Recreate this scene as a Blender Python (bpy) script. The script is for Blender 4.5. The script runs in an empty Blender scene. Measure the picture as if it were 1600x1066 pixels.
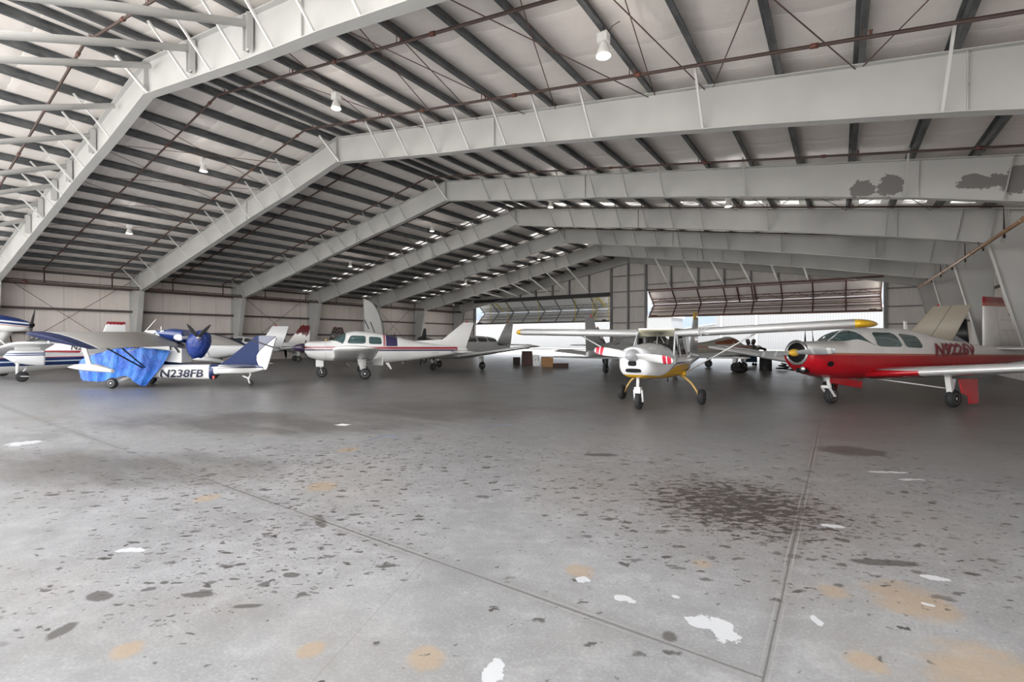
import bpy, bmesh, math, random
from mathutils import Vector, Matrix
random.seed(7)
SC = bpy.context.scene
COL = SC.collection
PI = math.pi

# ---------------------------------------------------------------- mesh builder
class MB:
    def __init__(s): s.v = []; s.f = []; s.m = []; s.s = []
    def add(s, vs, fs, smooth=False, m=0):
        b = len(s.v); s.v += [tuple(v) for v in vs]
        for f in fs:
            s.f.append(tuple(b + i for i in f)); s.m.append(m); s.s.append(smooth)
        return s
    def box(s, c, d, M=None, m=0):
        x, y, z = d[0] / 2, d[1] / 2, d[2] / 2
        vs = [Vector((a * x, b * y, e * z)) for a in (-1, 1) for b in (-1, 1) for e in (-1, 1)]
        if M is not None: vs = [M @ v for v in vs]
        vs = [v + Vector(c) for v in vs]
        return s.add(vs, [(0, 1, 3, 2), (4, 6, 7, 5), (0, 4, 5, 1), (2, 3, 7, 6), (0, 2, 6, 4), (1, 5, 7, 3)], m=m)
    def bar(s, p, q, w, h, up=(0, 0, 1), m=0):
        p, q = Vector(p), Vector(q); d = (q - p).normalized(); u = Vector(up)
        if abs(d.dot(u)) > .98: u = Vector((0, 1, 0))
        a = d.cross(u).normalized(); b = a.cross(d).normalized()
        vs = [e + a * (i * w / 2) + b * (j * h / 2) for e in (p, q) for i, j in ((-1, -1), (1, -1), (1, 1), (-1, 1))]
        return s.add(vs, [(0, 3, 2, 1), (4, 5, 6, 7), (0, 1, 5, 4), (1, 2, 6, 5), (2, 3, 7, 6), (3, 0, 4, 7)], m=m)
    def tube(s, pts, r, n=8, m=0, caps=True):
        pts = [Vector(p) for p in pts]; R = r if isinstance(r, (list, tuple)) else [r] * len(pts)
        rings = []; a = None
        for i, p in enumerate(pts):
            d = (pts[min(i + 1, len(pts) - 1)] - pts[max(i - 1, 0)]).normalized()
            if a is None:
                a = d.orthogonal().normalized()
            else:
                a = (a - d * a.dot(d)).normalized()
            b = d.cross(a)
            rings.append([p + (a * math.cos(t) + b * math.sin(t)) * R[i] for t in [2 * PI * k / n for k in range(n)]])
        return s.loft(rings, caps, m)
    def loft(s, rings, caps=True, m=0, smooth=True, closed=True):
        n = len(rings[0]); vs = [v for r in rings for v in r]; fs = []
        for i in range(len(rings) - 1):
            for k in range(n if closed else n - 1):
                k2 = (k + 1) % n
                fs.append((i * n + k, i * n + k2, (i + 1) * n + k2, (i + 1) * n + k))
        b = len(s.v); s.add(vs, fs, smooth, m)
        if caps:
            s.f.append(tuple(b + k for k in reversed(range(n)))); s.m.append(m); s.s.append(False)
            o = b + (len(rings) - 1) * n
            s.f.append(tuple(o + k for k in range(n))); s.m.append(m); s.s.append(False)
        return s
    def lathe(s, prof, o, ax, n=20, m=0):
        o = Vector(o); ax = Vector(ax).normalized(); a = ax.orthogonal().normalized(); b = ax.cross(a)
        rings = [[o + ax * t + (a * math.cos(q) + b * math.sin(q)) * max(r, 1e-4) for q in [2 * PI * k / n for k in range(n)]] for r, t in prof]
        return s.loft(rings, True, m)
    def prism(s, poly, d, m=0):
        """poly: 3d points (planar), d: extrusion vector"""
        n = len(poly); d = Vector(d); vs = [Vector(p) for p in poly] + [Vector(p) + d for p in poly]
        fs = [tuple(range(n))[::-1], tuple(range(n, 2 * n))] + [(i, (i + 1) % n, n + (i + 1) % n, n + i) for i in range(n)]
        return s.add(vs, fs, m=m)
    def xf(s, M):
        s.v = [tuple(M @ Vector(v)) for v in s.v]; return s
    def build(s, name, mats, parent=None, loc=None, **props):
        me = bpy.data.meshes.new(name)
        if loc is not None:
            L = Vector(loc); s.v = [tuple(Vector(v) - L) for v in s.v]
        me.from_pydata(s.v, [], s.f)
        if not isinstance(mats, (list, tuple)): mats = [mats]
        for mt in mats: me.materials.append(mt)
        me.polygons.foreach_set('material_index', s.m); me.polygons.foreach_set('use_smooth', s.s)
        bm = bmesh.new(); bm.from_mesh(me); bmesh.ops.recalc_face_normals(bm, faces=bm.faces); bm.to_mesh(me); bm.free()
        me.update()
        o = bpy.data.objects.new(name, me); COL.objects.link(o)
        if loc is not None: o.location = loc
        if parent is not None: o.parent = parent
        for k, v in props.items(): o[k] = v
        return o

def empty(name, loc=(0, 0, 0), rz=0, **props):
    o = bpy.data.objects.new(name, None); COL.objects.link(o); o.empty_display_size = .3
    o.location = loc; o.rotation_euler = (0, 0, rz)
    for k, v in props.items(): o[k] = v
    return o
def copy_thing(root, loc=None, rz=None, label=None, group=None):
    r = root.copy(); COL.objects.link(r)
    if loc is not None: r.location = loc
    if rz is not None: r.rotation_euler = (0, 0, rz)
    if label: r['label'] = label
    if group: r['group'] = group
    for ch in list(root.children):
        c = ch.copy(); COL.objects.link(c); c.parent = r
        for g in ch.children:
            d = g.copy(); COL.objects.link(d); d.parent = c
    return r

# ---------------------------------------------------------------- node expressions
class X:
    nt = None
    def __init__(s, k): s.k = k
    @staticmethod
    def op(o, *a):
        n = X.nt.nodes.new('ShaderNodeMath'); n.operation = o
        for i, v in enumerate(a):
            if isinstance(v, X): X.nt.links.new(v.k, n.inputs[i])
            else: n.inputs[i].default_value = v
        return X(n.outputs[0])
    def __add__(a, b): return X.op('ADD', a, b)
    __radd__ = __add__
    def __sub__(a, b): return X.op('SUBTRACT', a, b)
    def __rsub__(a, b): return X.op('SUBTRACT', b, a)
    def __mul__(a, b): return X.op('MULTIPLY', a, b)
    __rmul__ = __mul__
    def __truediv__(a, b): return X.op('DIVIDE', a, b)
    def __gt__(a, b): return X.op('GREATER_THAN', a, b)
    def __lt__(a, b): return X.op('LESS_THAN', a, b)
    def abs(a): return X.op('ABSOLUTE', a)
    def sat(a): 
        r = X.op('ADD', a, 0.); r.k.node.use_clamp = True; return r
    def pow(a, b): return X.op('POWER', a, b)
    def inv(a): return X.op('SUBTRACT', 1., a)
def mn(a, b): return X.op('MINIMUM', a, b)
def mx(a, b): return X.op('MAXIMUM', a, b)
def ramp(a, lo, hi):
    return ((a - lo) / (hi - lo)).sat()
def coords(kind='Object'):
    n = X.nt.nodes.new('ShaderNodeTexCoord'); s = X.nt.nodes.new('ShaderNodeSeparateXYZ')
    X.nt.links.new(n.outputs[kind], s.inputs[0])
    return X(s.outputs[0]), X(s.outputs[1]), X(s.outputs[2])
def vec(x, y, z):
    n = X.nt.nodes.new('ShaderNodeCombineXYZ')
    for i, v in enumerate((x, y, z)):
        if isinstance(v, X): X.nt.links.new(v.k, n.inputs[i])
        else: n.inputs[i].default_value = v
    return n.outputs[0]
def noise(v, scale=1., detail=3., rough=.5, col=False):
    n = X.nt.nodes.new('ShaderNodeTexNoise'); X.nt.links.new(v, n.inputs['Vector'])
    n.inputs['Scale'].default_value = scale; n.inputs['Detail'].default_value = detail; n.inputs['Roughness'].default_value = rough
    return X(n.outputs[0])
def voro(v, scale):
    n = X.nt.nodes.new('ShaderNodeTexVoronoi'); X.nt.links.new(v, n.inputs['Vector']); n.inputs['Scale'].default_value = scale
    s = X.nt.nodes.new('ShaderNodeSeparateColor'); X.nt.links.new(n.outputs['Color'], s.inputs[0])
    return X(n.outputs['Distance']), X(s.outputs[0]), X(s.outputs[1])
def mixc(f, a, b):
    n = X.nt.nodes.new('ShaderNodeMix'); n.data_type = 'RGBA'
    for i, v in ((0, f), (6, a), (7, b)):
        if isinstance(v, X): X.nt.links.new(v.k, n.inputs[i])
        elif hasattr(v, 'is_linked'): X.nt.links.new(v, n.inputs[i])
        elif i == 0: n.inputs[0].default_value = v
        else: n.inputs[i].default_value = (*v, 1)
    return n.outputs[2]
def mulc(c, f):
    n = X.nt.nodes.new('ShaderNodeMix'); n.data_type = 'RGBA'; n.blend_type = 'MULTIPLY'; n.inputs[0].default_value = 1
    X.nt.links.new(c, n.inputs[6]) if hasattr(c, 'is_linked') else setattr(n.inputs[6], 'default_value', (*c, 1))
    cc = X.nt.nodes.new('ShaderNodeCombineColor')
    for i in range(3): X.nt.links.new(f.k, cc.inputs[i])
    X.nt.links.new(cc.outputs[0], n.inputs[7]); return n.outputs[2]
def mat(name, fn=None, color=(.8, .8, .8), rough=.5, metal=0., spec=.5, var=0., vscale=2., coat=0., bump=0., bscale=20., alpha=None):
    m = bpy.data.materials.new(name); m.use_nodes = True; nt = m.node_tree; X.nt = nt
    b = nt.nodes['Principled BSDF']
    b.inputs['Base Color'].default_value = (*color, 1); b.inputs['Roughness'].default_value = rough
    b.inputs['Metallic'].default_value = metal; b.inputs['Specular IOR Level'].default_value = spec
    b.inputs['Coat Weight'].default_value = coat; b.inputs['Coat Roughness'].default_value = .08
    c = None
    if fn:
        r = fn(b)
        if r is not None: c = r
    if var:
        x, y, z = coords(); v = vec(x, y, z)
        k = noise(v, vscale, 4., .6) * (2 * var) + (1 - var)
        c = mulc(c if c is not None else color, k)
    if c is not None: nt.links.new(c, b.inputs['Base Color'])
    if bump:
        x, y, z = coords(); bn = nt.nodes.new('ShaderNodeBump'); bn.inputs['Strength'].default_value = bump; bn.inputs['Distance'].default_value = .02
        nt.links.new(noise(vec(x, y, z), bscale, 4.).k, bn.inputs['Height']); nt.links.new(bn.outputs[0], b.inputs['Normal'])
    if alpha is not None:
        b.inputs['Alpha'].default_value = alpha
    return m
def layers(base, *ls):
    """paint layers: (mask, colour) over a base colour"""
    c = base
    for k, col in ls: c = mixc(k, c, col)
    return c
def bump_from(b, h, strength=.5, dist=.02):
    bn = X.nt.nodes.new('ShaderNodeBump'); bn.inputs['Strength'].default_value = strength; bn.inputs['Distance'].default_value = dist
    X.nt.links.new(h.k, bn.inputs['Height']); X.nt.links.new(bn.outputs[0], b.inputs['Normal'])
def link_in(b, name, x): X.nt.links.new(x.k, b.inputs[name])
# ================================================================ materials of the building
YF = [5.021 + 5.8195 * i for i in range(7)]          # the seven steel frames, nearest first
def zt(x): return 8.85 - (.187 * (-15.1 - x) if x < -15.1 else .152 * (x + 15.1))
def m_steel(b):
    x, y, z = coords(); v = vec(x, y, z)
    return mixc(ramp(noise(v, .9, 5.), .35, .7), (.475, .475, .468), (.42, .42, .415))
STEEL = mat('grey_painted_steel', m_steel, rough=.55, spec=.35)
def m_peel(b):
    x, y, z = coords(); v = vec(x, y, z)
    base = mixc(ramp(noise(v, .9, 5.), .35, .7), (.475, .475, .468), (.43, .43, .425))
    n = noise(vec(x, y, z * 1.6), 5., 6., .62)
    def blob(cx, cz, rx, rz): return (1 - mx(0., ((x - cx) / rx).pow(2.) + ((z - cz) / rz).pow(2.))).sat()
    k = mx(mx(blob(.55, 5.72, .42, .34), blob(1.15, 5.70, .40, .40)), mx(blob(2.95, 5.46, .6, .24), blob(3.65, 5.42, .5, .42)))
    k = mx(k, blob(2.75, 5.62, .22, .14))
    return mixc(((k * .55 + n) > .74) * (k > .02), base, (.17, .165, .16))
STEEL_PEEL = mat('peeling_grey_paint', m_peel, rough=.55, spec=.35)
def m_spots(b):
    x, y, z = coords(); v = vec(x, y, z)
    base = mixc(ramp(noise(v, .9, 5.), .35, .7), (.46, .46, .453), (.41, .41, .405))
    n = noise(vec(x, y, z), 9., 4., .6)
    def blob(cx, cz, r): return (1 - (((x - cx) / r).pow(2.) + ((z - cz) / r).pow(2.))).sat()
    k = mx(blob(-2.2, 5.55, .3), blob(-1.55, 5.45, .3))
    return mixc(((k * .4 + n) > .72) * (k > .02), base, (.16, .155, .15))
STEEL_SPOT = mat('spotted_grey_paint', m_spots, rough=.55, spec=.35)
LIGHTSTEEL = mat('light_grey_steel', color=(.60, .60, .59), rough=.5, var=.06)
def m_purlin(b):
    x, y, z = coords(); v = vec(x, y * .35, z)
    return mixc(ramp(noise(v, 5., 5., .7), .35, .75), (.055, .060, .065), (.17, .175, .18))
PURLIN = mat('dark_galvanised_purlin', m_purlin, rough=.5, spec=.4)
GIRT = mat('dark_brown_girt', color=(.10, .085, .08), rough=.6, var=.2)
DARKGIRT = mat('dark_grey_girt', color=(.20, .20, .20), rough=.6, var=.2)
PIPE = mat('rusty_brown_pipe', color=(.062, .036, .030), rough=.55, var=.35, vscale=3.)
COPPER = mat('tan_copper_pipe', color=(.34, .20, .12), rough=.42, var=.25, metal=.3)
REDCOUP = mat('red_pipe_coupling', color=(.13, .045, .032), rough=.5)
ROD = mat('rusty_rod', color=(.14, .085, .07), rough=.6)
def m_roof(b):
    x, y, z = coords(); v = vec(x * .4, y, z)
    n = noise(v, 2.2, 5., .6); w = noise(vec(x * 1.3, y * .15, z), 2.5, 3.)
    s = X.op('PINGPONG', y + w * .10, .76); seam = (s < .017)
    s2 = ramp(s, .0, .16)
    b.inputs['Roughness'].default_value = .36
    c = mixc(ramp(n, .3, .75), (.83, .785, .755), (.75, .705, .68))
    bump_from(b, noise(vec(x * 2.5, y * .7, z), 1.6, 4., .55) * 1.0 + s2 * .55, .55, .05)
    return mixc(seam, c, (.90, .87, .83))
ROOF = mat('white_vinyl_roof_insulation', m_roof, rough=.36, spec=.4)
def m_wall(b):
    x, y, z = coords(); v = vec(x, y, z * .12)
    n = noise(v, 3.5, 5., .65)
    s = X.op('PINGPONG', y, .78) if True else 0
    sx = X.op('PINGPONG', x + .3, .78)
    seam = mx((s < .012), 0.)
    rust = ramp(noise(vec(x, y * 3., z * .2), 2., 3.), .62, .8)
    c = mixc(ramp(n, .3, .75), (.82, .75, .715), (.72, .655, .62))
    c = mixc(rust * .35, c, (.62, .47, .38))
    return mixc(seam * .8, c, (.42, .38, .36))
WALL = mat('pinkish_vinyl_wall_insulation', m_wall, rough=.55, spec=.3)
def m_ewall(b):
    x, y, z = coords()
    n = noise(vec(x, y, z * .2), 2.5, 5., .65)
    return mixc(ramp(n, .3, .75), (.66, .63, .61), (.54, .515, .50))
EWALL = mat('end_wall_insulation', m_ewall, rough=.55, spec=.3)
WHITEM = mat('white_sheet_metal', color=(.82, .82, .82), rough=.5)

# ---------------------------------------------------------------- concrete
def m_floor(b):
    x, y, z = coords(); v = vec(x, y, 0.)
    big = noise(v, .16, 4., .55); mid = noise(v, .9, 5., .6); fine = noise(v, 9., 4., .6); grit = noise(v, 60., 3., .6)
    c = mixc(ramp(big * .4 + mid * .6, .36, .64), (.215, .216, .217), (.315, .316, .317))
    c = mixc(ramp(fine, .5, .8) * .35, c, (.41, .41, .41))
    strk = noise(vec((x * .82 + y * .57) * .5, (y * .82 - x * .57) * 2.2, 9.), 3.5, 5., .65)
    c = mixc(ramp(strk, .52, .8) * .38, c, (.225, .223, .22)); c = mixc(ramp(strk, .46, .25) * .3, c, (.43, .43, .43))
    c = mixc(ramp(grit, .5, .72) * .45, c, (.20, .197, .192)); c = mixc(ramp(grit, .48, .3) * .35, c, (.44, .44, .44))
    mott = noise(v, 3.2, 6., .7); c = mixc(ramp(mott, .5, .72) * .5, c, (.185, .18, .175)); c = mixc(ramp(mott, .46, .3) * .4, c, (.42, .42, .42))
    c = mixc(ramp(noise(v, .55, 3., .5), .5, .75) * .35, c, (.30, .265, .22))
    # darker concrete deeper in
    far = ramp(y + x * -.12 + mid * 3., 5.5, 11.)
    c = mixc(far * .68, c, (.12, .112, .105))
    # streaks of tyre dirt
    st = noise(vec(x * .5, y * 1.9, 0.), .9, 5., .62)
    def blob(cx, cy, rx, ry, a=0.):
        ca, sa = math.cos(a), math.sin(a)
        u = (x - cx) * ca + (y - cy) * sa; w = (y - cy) * ca - (x - cx) * sa
        return (1 - ((u / rx).pow(2.) + (w / ry).pow(2.))).sat()
    dk = mx(mx(blob(-8.6, 4.6, 4.2, 1.5, .5), blob(-7.2, 1.9, 3.2, 1.1, .5)), blob(-6.9, 7.6, 3.4, 1.9, .6))
    c = mixc(ramp(st * .8 + mid * .35 + dk * .38, .66, .94) * ramp(dk, 0., .55) * .8, c, (.105, .097, .09))
    # tan stains
    tn = noise(v, 2.1, 4., .6)
    t = 0.
    for cx, cy, r in ((-1.38, 2.79, .13), (.62, 2.95, .40), (-4.36, 2.91, .22), (-.03, 3.41, .12), (-2.83, .85, .10), (-5.48, 4.09, .2), (-4.92, 2.1, .16), (-1.6, 1.62, .12), (-2.1, 1.35, .09), (.35, 3.55, .3), (.1, 2.75, .12), (-.75, 3.35, .1)):
        t = mx(t, blob(cx, cy, r, r))
    tn2 = noise(v, 7., 5., .65)
    c = mixc(ramp(t * .7 + tn * .5 + tn2 * .9, .92, 1.25) * ramp(t, .0, .3) * .55, c, (.37, .26, .15))
    # oil drips, denser round the parking spots
    dn = noise(vec(x + 5., y, 3.), .5, 3., .6)
    warp = noise(v, 14., 2., .5) * .10
    wx, wy = noise(vec(x, y, 7.), 11., 3., .6), noise(vec(x, y, 13.), 11., 3., .6)
    vo = vec((x * .82 + y * .57) * .72 + (wx - .5) * .12, (y * .82 - x * .57) * 1.25 + (wy - .5) * .12, 0.)
    oil = blob(-.75, 4.75, 1.05, 1.0, .2); oil2 = blob(-.75, 4.75, 2.4, 1.9, .2)
    left = mx(blob(-3.6, 1.9, 1.6, 1.3, .8), blob(-5.0, 3.0, 3.2, 1.9, .5))
    right = mx(blob(.5, 6.5, 1.6, 2.4, .8), blob(-3.5, 5., 3., 1.6, .4))
    dens = mx(mx(oil * .9, oil2 * .62), mx(left * .52, right * .34)) + .075 + (dn - .5) * .45
    for sc, rad, amt, colr in ((5.0, .26, .9, (.055, .05, .046)), (9., .32, .95, (.05, .045, .04)), (17., .34, .95, (.055, .05, .045)), (32., .36, .85, (.075, .07, .065))):
        d, r1, r2 = voro(vo, sc)
        on = (r1 < (dens * .72).sat()) 
        k = ramp(d, 1., 0.)   # placeholder shape
        spot = (1 - ramp(d, rad * .62, rad)) * on * (r2 * .4 + .6)
        c = mixc((spot * amt).sat(), c, colr)
    on2 = noise(vec(x * .85, y * 1.3, 0.), 5., 6., .68)
    on3 = noise(vec((x * .82 + y * .57) * 1.2, (y * .82 - x * .57) * 2.2, 4.), 7., 5., .62)
    c = mixc(ramp(oil2, .2, 1.) * .3, c, (.17, .145, .13)); c = mixc(ramp(oil, .1, .9) * .4, c, (.12, .10, .088))
    c = mixc(ramp(on3 + oil * .22, .62, .70) * ramp(oil, .02, .35) * .9, c, (.036, .029, .025))
    # old patches of oil with a position of their own
    for cx, cy, rx, ry, a in ((-3.29, .71, .05, .10, .6), (-3.55, .93, .10, .06, .2), (-3.1, 1.27, .11, .04, .6), (-2.9, 1.55, .05, .05, 0), (-2.74, 1.37, .09, .025, .7), (-2.87, 1.71, .07, .04, .5), (-3.52, 2.35, .16, .05, -.4), (-.7, 2.43, .05, .05, 0), (-2.54, 5.76, .25, .1, .5), (.14, 7.85, .5, .35, .3), (.25, 4.05, .28, .06, .5)):
        k = (1 - (((x - cx) * math.cos(a) + (y - cy) * math.sin(a)) / rx).pow(2.) - (((y - cy) * math.cos(a) - (x - cx) * math.sin(a)) / ry).pow(2.))
        c = mixc(ramp(k + (on2 - .5) * 2.6, .1, .5) * .8, c, (.07, .065, .06))
    # chipped white paint
    wn = noise(vec(x, y, 5.), 11., 4., .6)
    w = 0.
    for cx, cy, rx, ry, a in ((-.60, 2.66, .085, .07, 0), (-.47, 2.62, .075, .085, .3), (-.515, 2.70, .07, .05, 0), (-1.03, 2.635, .055, .035, .3), (-.97, 2.63, .04, .03, 0), (-1.31, 2.71, .045, .05, .5), (-1.28, 1.72, .06, .09, .4), (.45, 6.83, .22, .05, .5), (.62, 6.6, .16, .04, .6), (.5, 3.97, .085, .04, .3), (-7.16, 5.23, .17, .09, .6), (-.04, 4.61, .1, .05, .4), (-4.15, 1.27, .12, .04, .6), (-9.7, 1.69, .2, .2, 0), (.42, 3.55, .035, .02, 0), (-.78, 2.83, .03, .02, 0), (-.1, 3.02, .03, .06, .4)):
        k = (1 - (((x - cx) * math.cos(a) + (y - cy) * math.sin(a)) / rx).pow(2.) - (((y - cy) * math.cos(a) - (x - cx) * math.sin(a)) / ry).pow(2.))
        w = mx(w, k) if not isinstance(w, float) else k
    wm = ramp(w + (wn - .5) * 3.6, .22, .30)
    c = mixc(wm * .8, c, (.55, .56, .57))
    # saw-cut joints with dirt along them
    wob = (noise(vec(x * .6, y * .6, 0.), 3., 3.) - .5) * .012
    jx = (x + .272 + wob).abs(); jy = (y - 2.368 + wob).abs()
    left_of = (x < -.272)
    d1 = mx(1 - ramp(jx, .002, .008), (1 - ramp(jy, .002, .008)) * left_of)
    d2 = mx(1 - ramp(jx, .0, .10), (1 - ramp(jy, .0, .10)) * left_of) * ramp(mid, .35, .62)
    d3 = mx((1 - ramp((jx - .022).abs(), .002, .007)), (1 - ramp((jy - .022).abs(), .002, .007)) * left_of)
    d4 = 1 - ramp(((x + 1.955) - (y - 1.37) * -.38).abs(), .002, .006)
    c = mixc(d2 * .6, c, (.12, .11, .10))
    c = mixc(d3 * .3 * ramp(mid, .4, .55), c, (.5, .49, .48))
    c = mixc(d1 * .8, c, (.10, .095, .09))
    c = mixc(d4 * .45 * ramp(y, 2.37, 2.3), c, (.18, .17, .16))
    link_in(b, 'Roughness', mx(.30 + mid * .22 - far * .06, wm * .6))
    bump_from(b, fine * .3 + grit * .15 - d1 * .6, .14, .01)
    return c
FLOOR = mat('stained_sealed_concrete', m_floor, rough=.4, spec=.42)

# ================================================================ shell
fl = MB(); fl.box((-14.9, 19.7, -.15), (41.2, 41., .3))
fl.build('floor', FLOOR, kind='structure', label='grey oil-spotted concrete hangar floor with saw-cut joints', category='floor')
gr = MB(); gr.box((-15, 100, -.42), (300, 120, .4)); gr.box((-15, -50.6, -.42), (300, 100, .4))
APRON = mat('sunlit_apron_concrete', color=(.60, .585, .55), rough=.8, var=.08)
gr.build('ground_apron', APRON, kind='structure', label='sunlit concrete apron outside the hangar doors', category='ground')

PURL_R = [-14.78] + [-13.9 + 1.29 * i for i in range(15)]
PURL_L = [-15.42] + [-16.5 - 1.25 * i for i in range(15)]
ce = MB()
for side in (0, 1):
    px = sorted(PURL_R + [5.62] if side else PURL_L + [-35.35, -15.1]); px = [-15.1] + px if side else px
    xs = []
    for a, b2 in zip(px[:-1], px[1:]):
        xs += [(a, 0.), (a + (b2 - a) * .25, .7), (a + (b2 - a) * .5, 1.), (a + (b2 - a) * .75, .7)]
    xs.append((px[-1], 0.))
    ys = [-.8] + [YF[0] + 5.8195 * k / 8 for k in range(-7, 57)] + [40.2]
    rows = []
    for yy in ys:
        ph = ((yy - YF[0]) / 5.8195) % 1.; sy = math.sin(PI * ph)
        q = .35 + .65 * (math.sin(PI * ((yy - .2) / .76 % 1)) ** 2)
        rows.append([(x, yy, zt(x) + .215 - s * (.035 + .03 * sy) * (.75 + .25 * q)) for x, s in xs])
    f0 = len(ce.f); ce.loft(rows, caps=False, closed=False); nc = len(xs) - 1
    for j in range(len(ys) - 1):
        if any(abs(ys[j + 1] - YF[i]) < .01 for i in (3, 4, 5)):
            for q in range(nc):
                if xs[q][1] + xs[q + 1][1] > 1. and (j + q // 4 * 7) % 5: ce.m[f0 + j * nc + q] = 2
for s, xs in ((0, (-35.4, -15.1)), (1, (-15.1, 5.75))):
    a, b2 = xs
    yc = -.85
    for y1 in (YF[3], YF[4], YF[5], 41.1):
        ce.add([(a, yc, zt(a) + .33), (b2, yc, zt(b2) + .33), (b2, y1 - .7, zt(b2) + .33), (a, y1 - .7, zt(a) + .33)], [(0, 1, 2, 3)], m=1); yc = y1 - .02  # gaps left over the added translucent strips
    ce.add([(a, -.85, zt(a) + .33), (b2, -.85, zt(b2) + .33), (b2, -.85, zt(b2) + .2), (a, -.85, zt(a) + .2)], [(0, 1, 2, 3)], m=1)
GLINT = bpy.data.materials.new('added_translucent_glint_sheet'); GLINT.use_nodes = True; X.nt = GLINT.node_tree  # strips added to stand in for roof glints and let in fill light
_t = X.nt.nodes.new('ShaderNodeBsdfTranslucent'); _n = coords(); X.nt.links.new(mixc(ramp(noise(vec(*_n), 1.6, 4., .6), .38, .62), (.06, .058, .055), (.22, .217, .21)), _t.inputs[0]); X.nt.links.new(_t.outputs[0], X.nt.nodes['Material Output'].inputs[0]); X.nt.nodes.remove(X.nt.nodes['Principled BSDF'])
ce.build('ceiling', [ROOF, WHITEM, GLINT], kind='structure', label='white quilted vinyl insulation under the pitched roof', category='ceiling')

# purlins: one long dark beam each
def ordinal(i): return ['first', 'second', 'third', 'fourth', 'fifth', 'sixth', 'seventh', 'eighth', 'ninth', 'tenth', 'eleventh', 'twelfth', 'thirteenth', 'fourteenth', 'fifteenth', 'sixteenth'][i]
for side, P in (('left', PURL_L), ('right', PURL_R)):
    for i, x in enumerate(P):
        z0 = zt(x); mb = MB(); k = .187 if side == 'left' else -.152; sg = -1 if side == 'left' else 1
        mb.box((x, 19.65, z0 + .1), (.022, 40.9, .2))
        mb.box((x + sg * .04, 19.65, z0 + .008), (.085, 40.9, .018)); mb.box((x - sg * .04, 19.65, z0 + .192), (.085, 40.9, .018))
        mb.box((x + sg * .08, 19.65, z0 + .02), (.012, 40.9, .03))
        mb.build('ceiling_beam', PURLIN, loc=(x, 0, z0), kind='structure', category='purlin', group='dark roof purlins',
                 label=f'dark galvanised roof purlin, {ordinal(i)} down from the ridge on the {"door" if 0 else side} roof slope')

# frames ---------------------------------------------------------
BOT_R = [(-15.1, 7.95), (-12.64, 7.56), (-9.77, 7.12), (-7.4, 6.81), (-3.8, 6.23), (-1.2, 5.80), (1.66, 5.28), (4.18, 4.74)]
BOT_L = [(-15.1, 7.95), (-17.94, 7.36), (-20.9, 6.84), (-27.1, 5.60), (-33.65, 4.32)]
def interp(P, x):
    P = sorted(P)
    for (a, b), (c, d) in zip(P[:-1], P[1:]):
        if a <= x <= c: return b + (d - b) * (x - a) / (c - a)
    return P[0][1] if x < P[0][0] else P[-1][1]
def girder(y, P, x1, t=.014, fw=.24):
    """tapered welded I-beam following the roof: web, two flanges"""
    mb = MB(); xs = [p[0] for p in P]
    if x1 not in xs: xs = xs + [x1]
    web = [(x, y, interp(P, x)) for x in xs] + [(x, y, zt(x)) for x in reversed(xs)]
    n = len(xs)
    for i in range(n - 1):
        a, b2 = xs[i], xs[i + 1]
        za, zb = interp(P, a), interp(P, b2)
        mb.prism([(a, y - t / 2, za), (b2, y - t / 2, zb), (b2, y - t / 2, zt(b2)), (a, y - t / 2, zt(a))], (0, t, 0))
        if i < len(P) - 1:
            mb.bar((a, y, za), (b2, y, zb), fw, .02, up=(0, 0, 1))
        mb.bar((a, y, zt(a) - .012), (b2, y, zt(b2) - .012), fw, .02)
    return mb
FR_NAMES = ['nearest the camera, crossing the top left', 'second from the camera', 'third from the camera, with peeling paint', 'fourth from the camera', 'fifth from the camera, with small dark spots', 'sixth from the camera, carrying the door struts', 'against the far end wall']
BR_R = [-12.55, -11.42, -10.14, -8.88, -7.58, -6.32, -5.0, -2.42, 1.43]
BR_L = [-17.73, -18.84, -20.07, -21.28, -22.51, -23.6, -25.0, -27.3, -31.05, -33.4]
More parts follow.
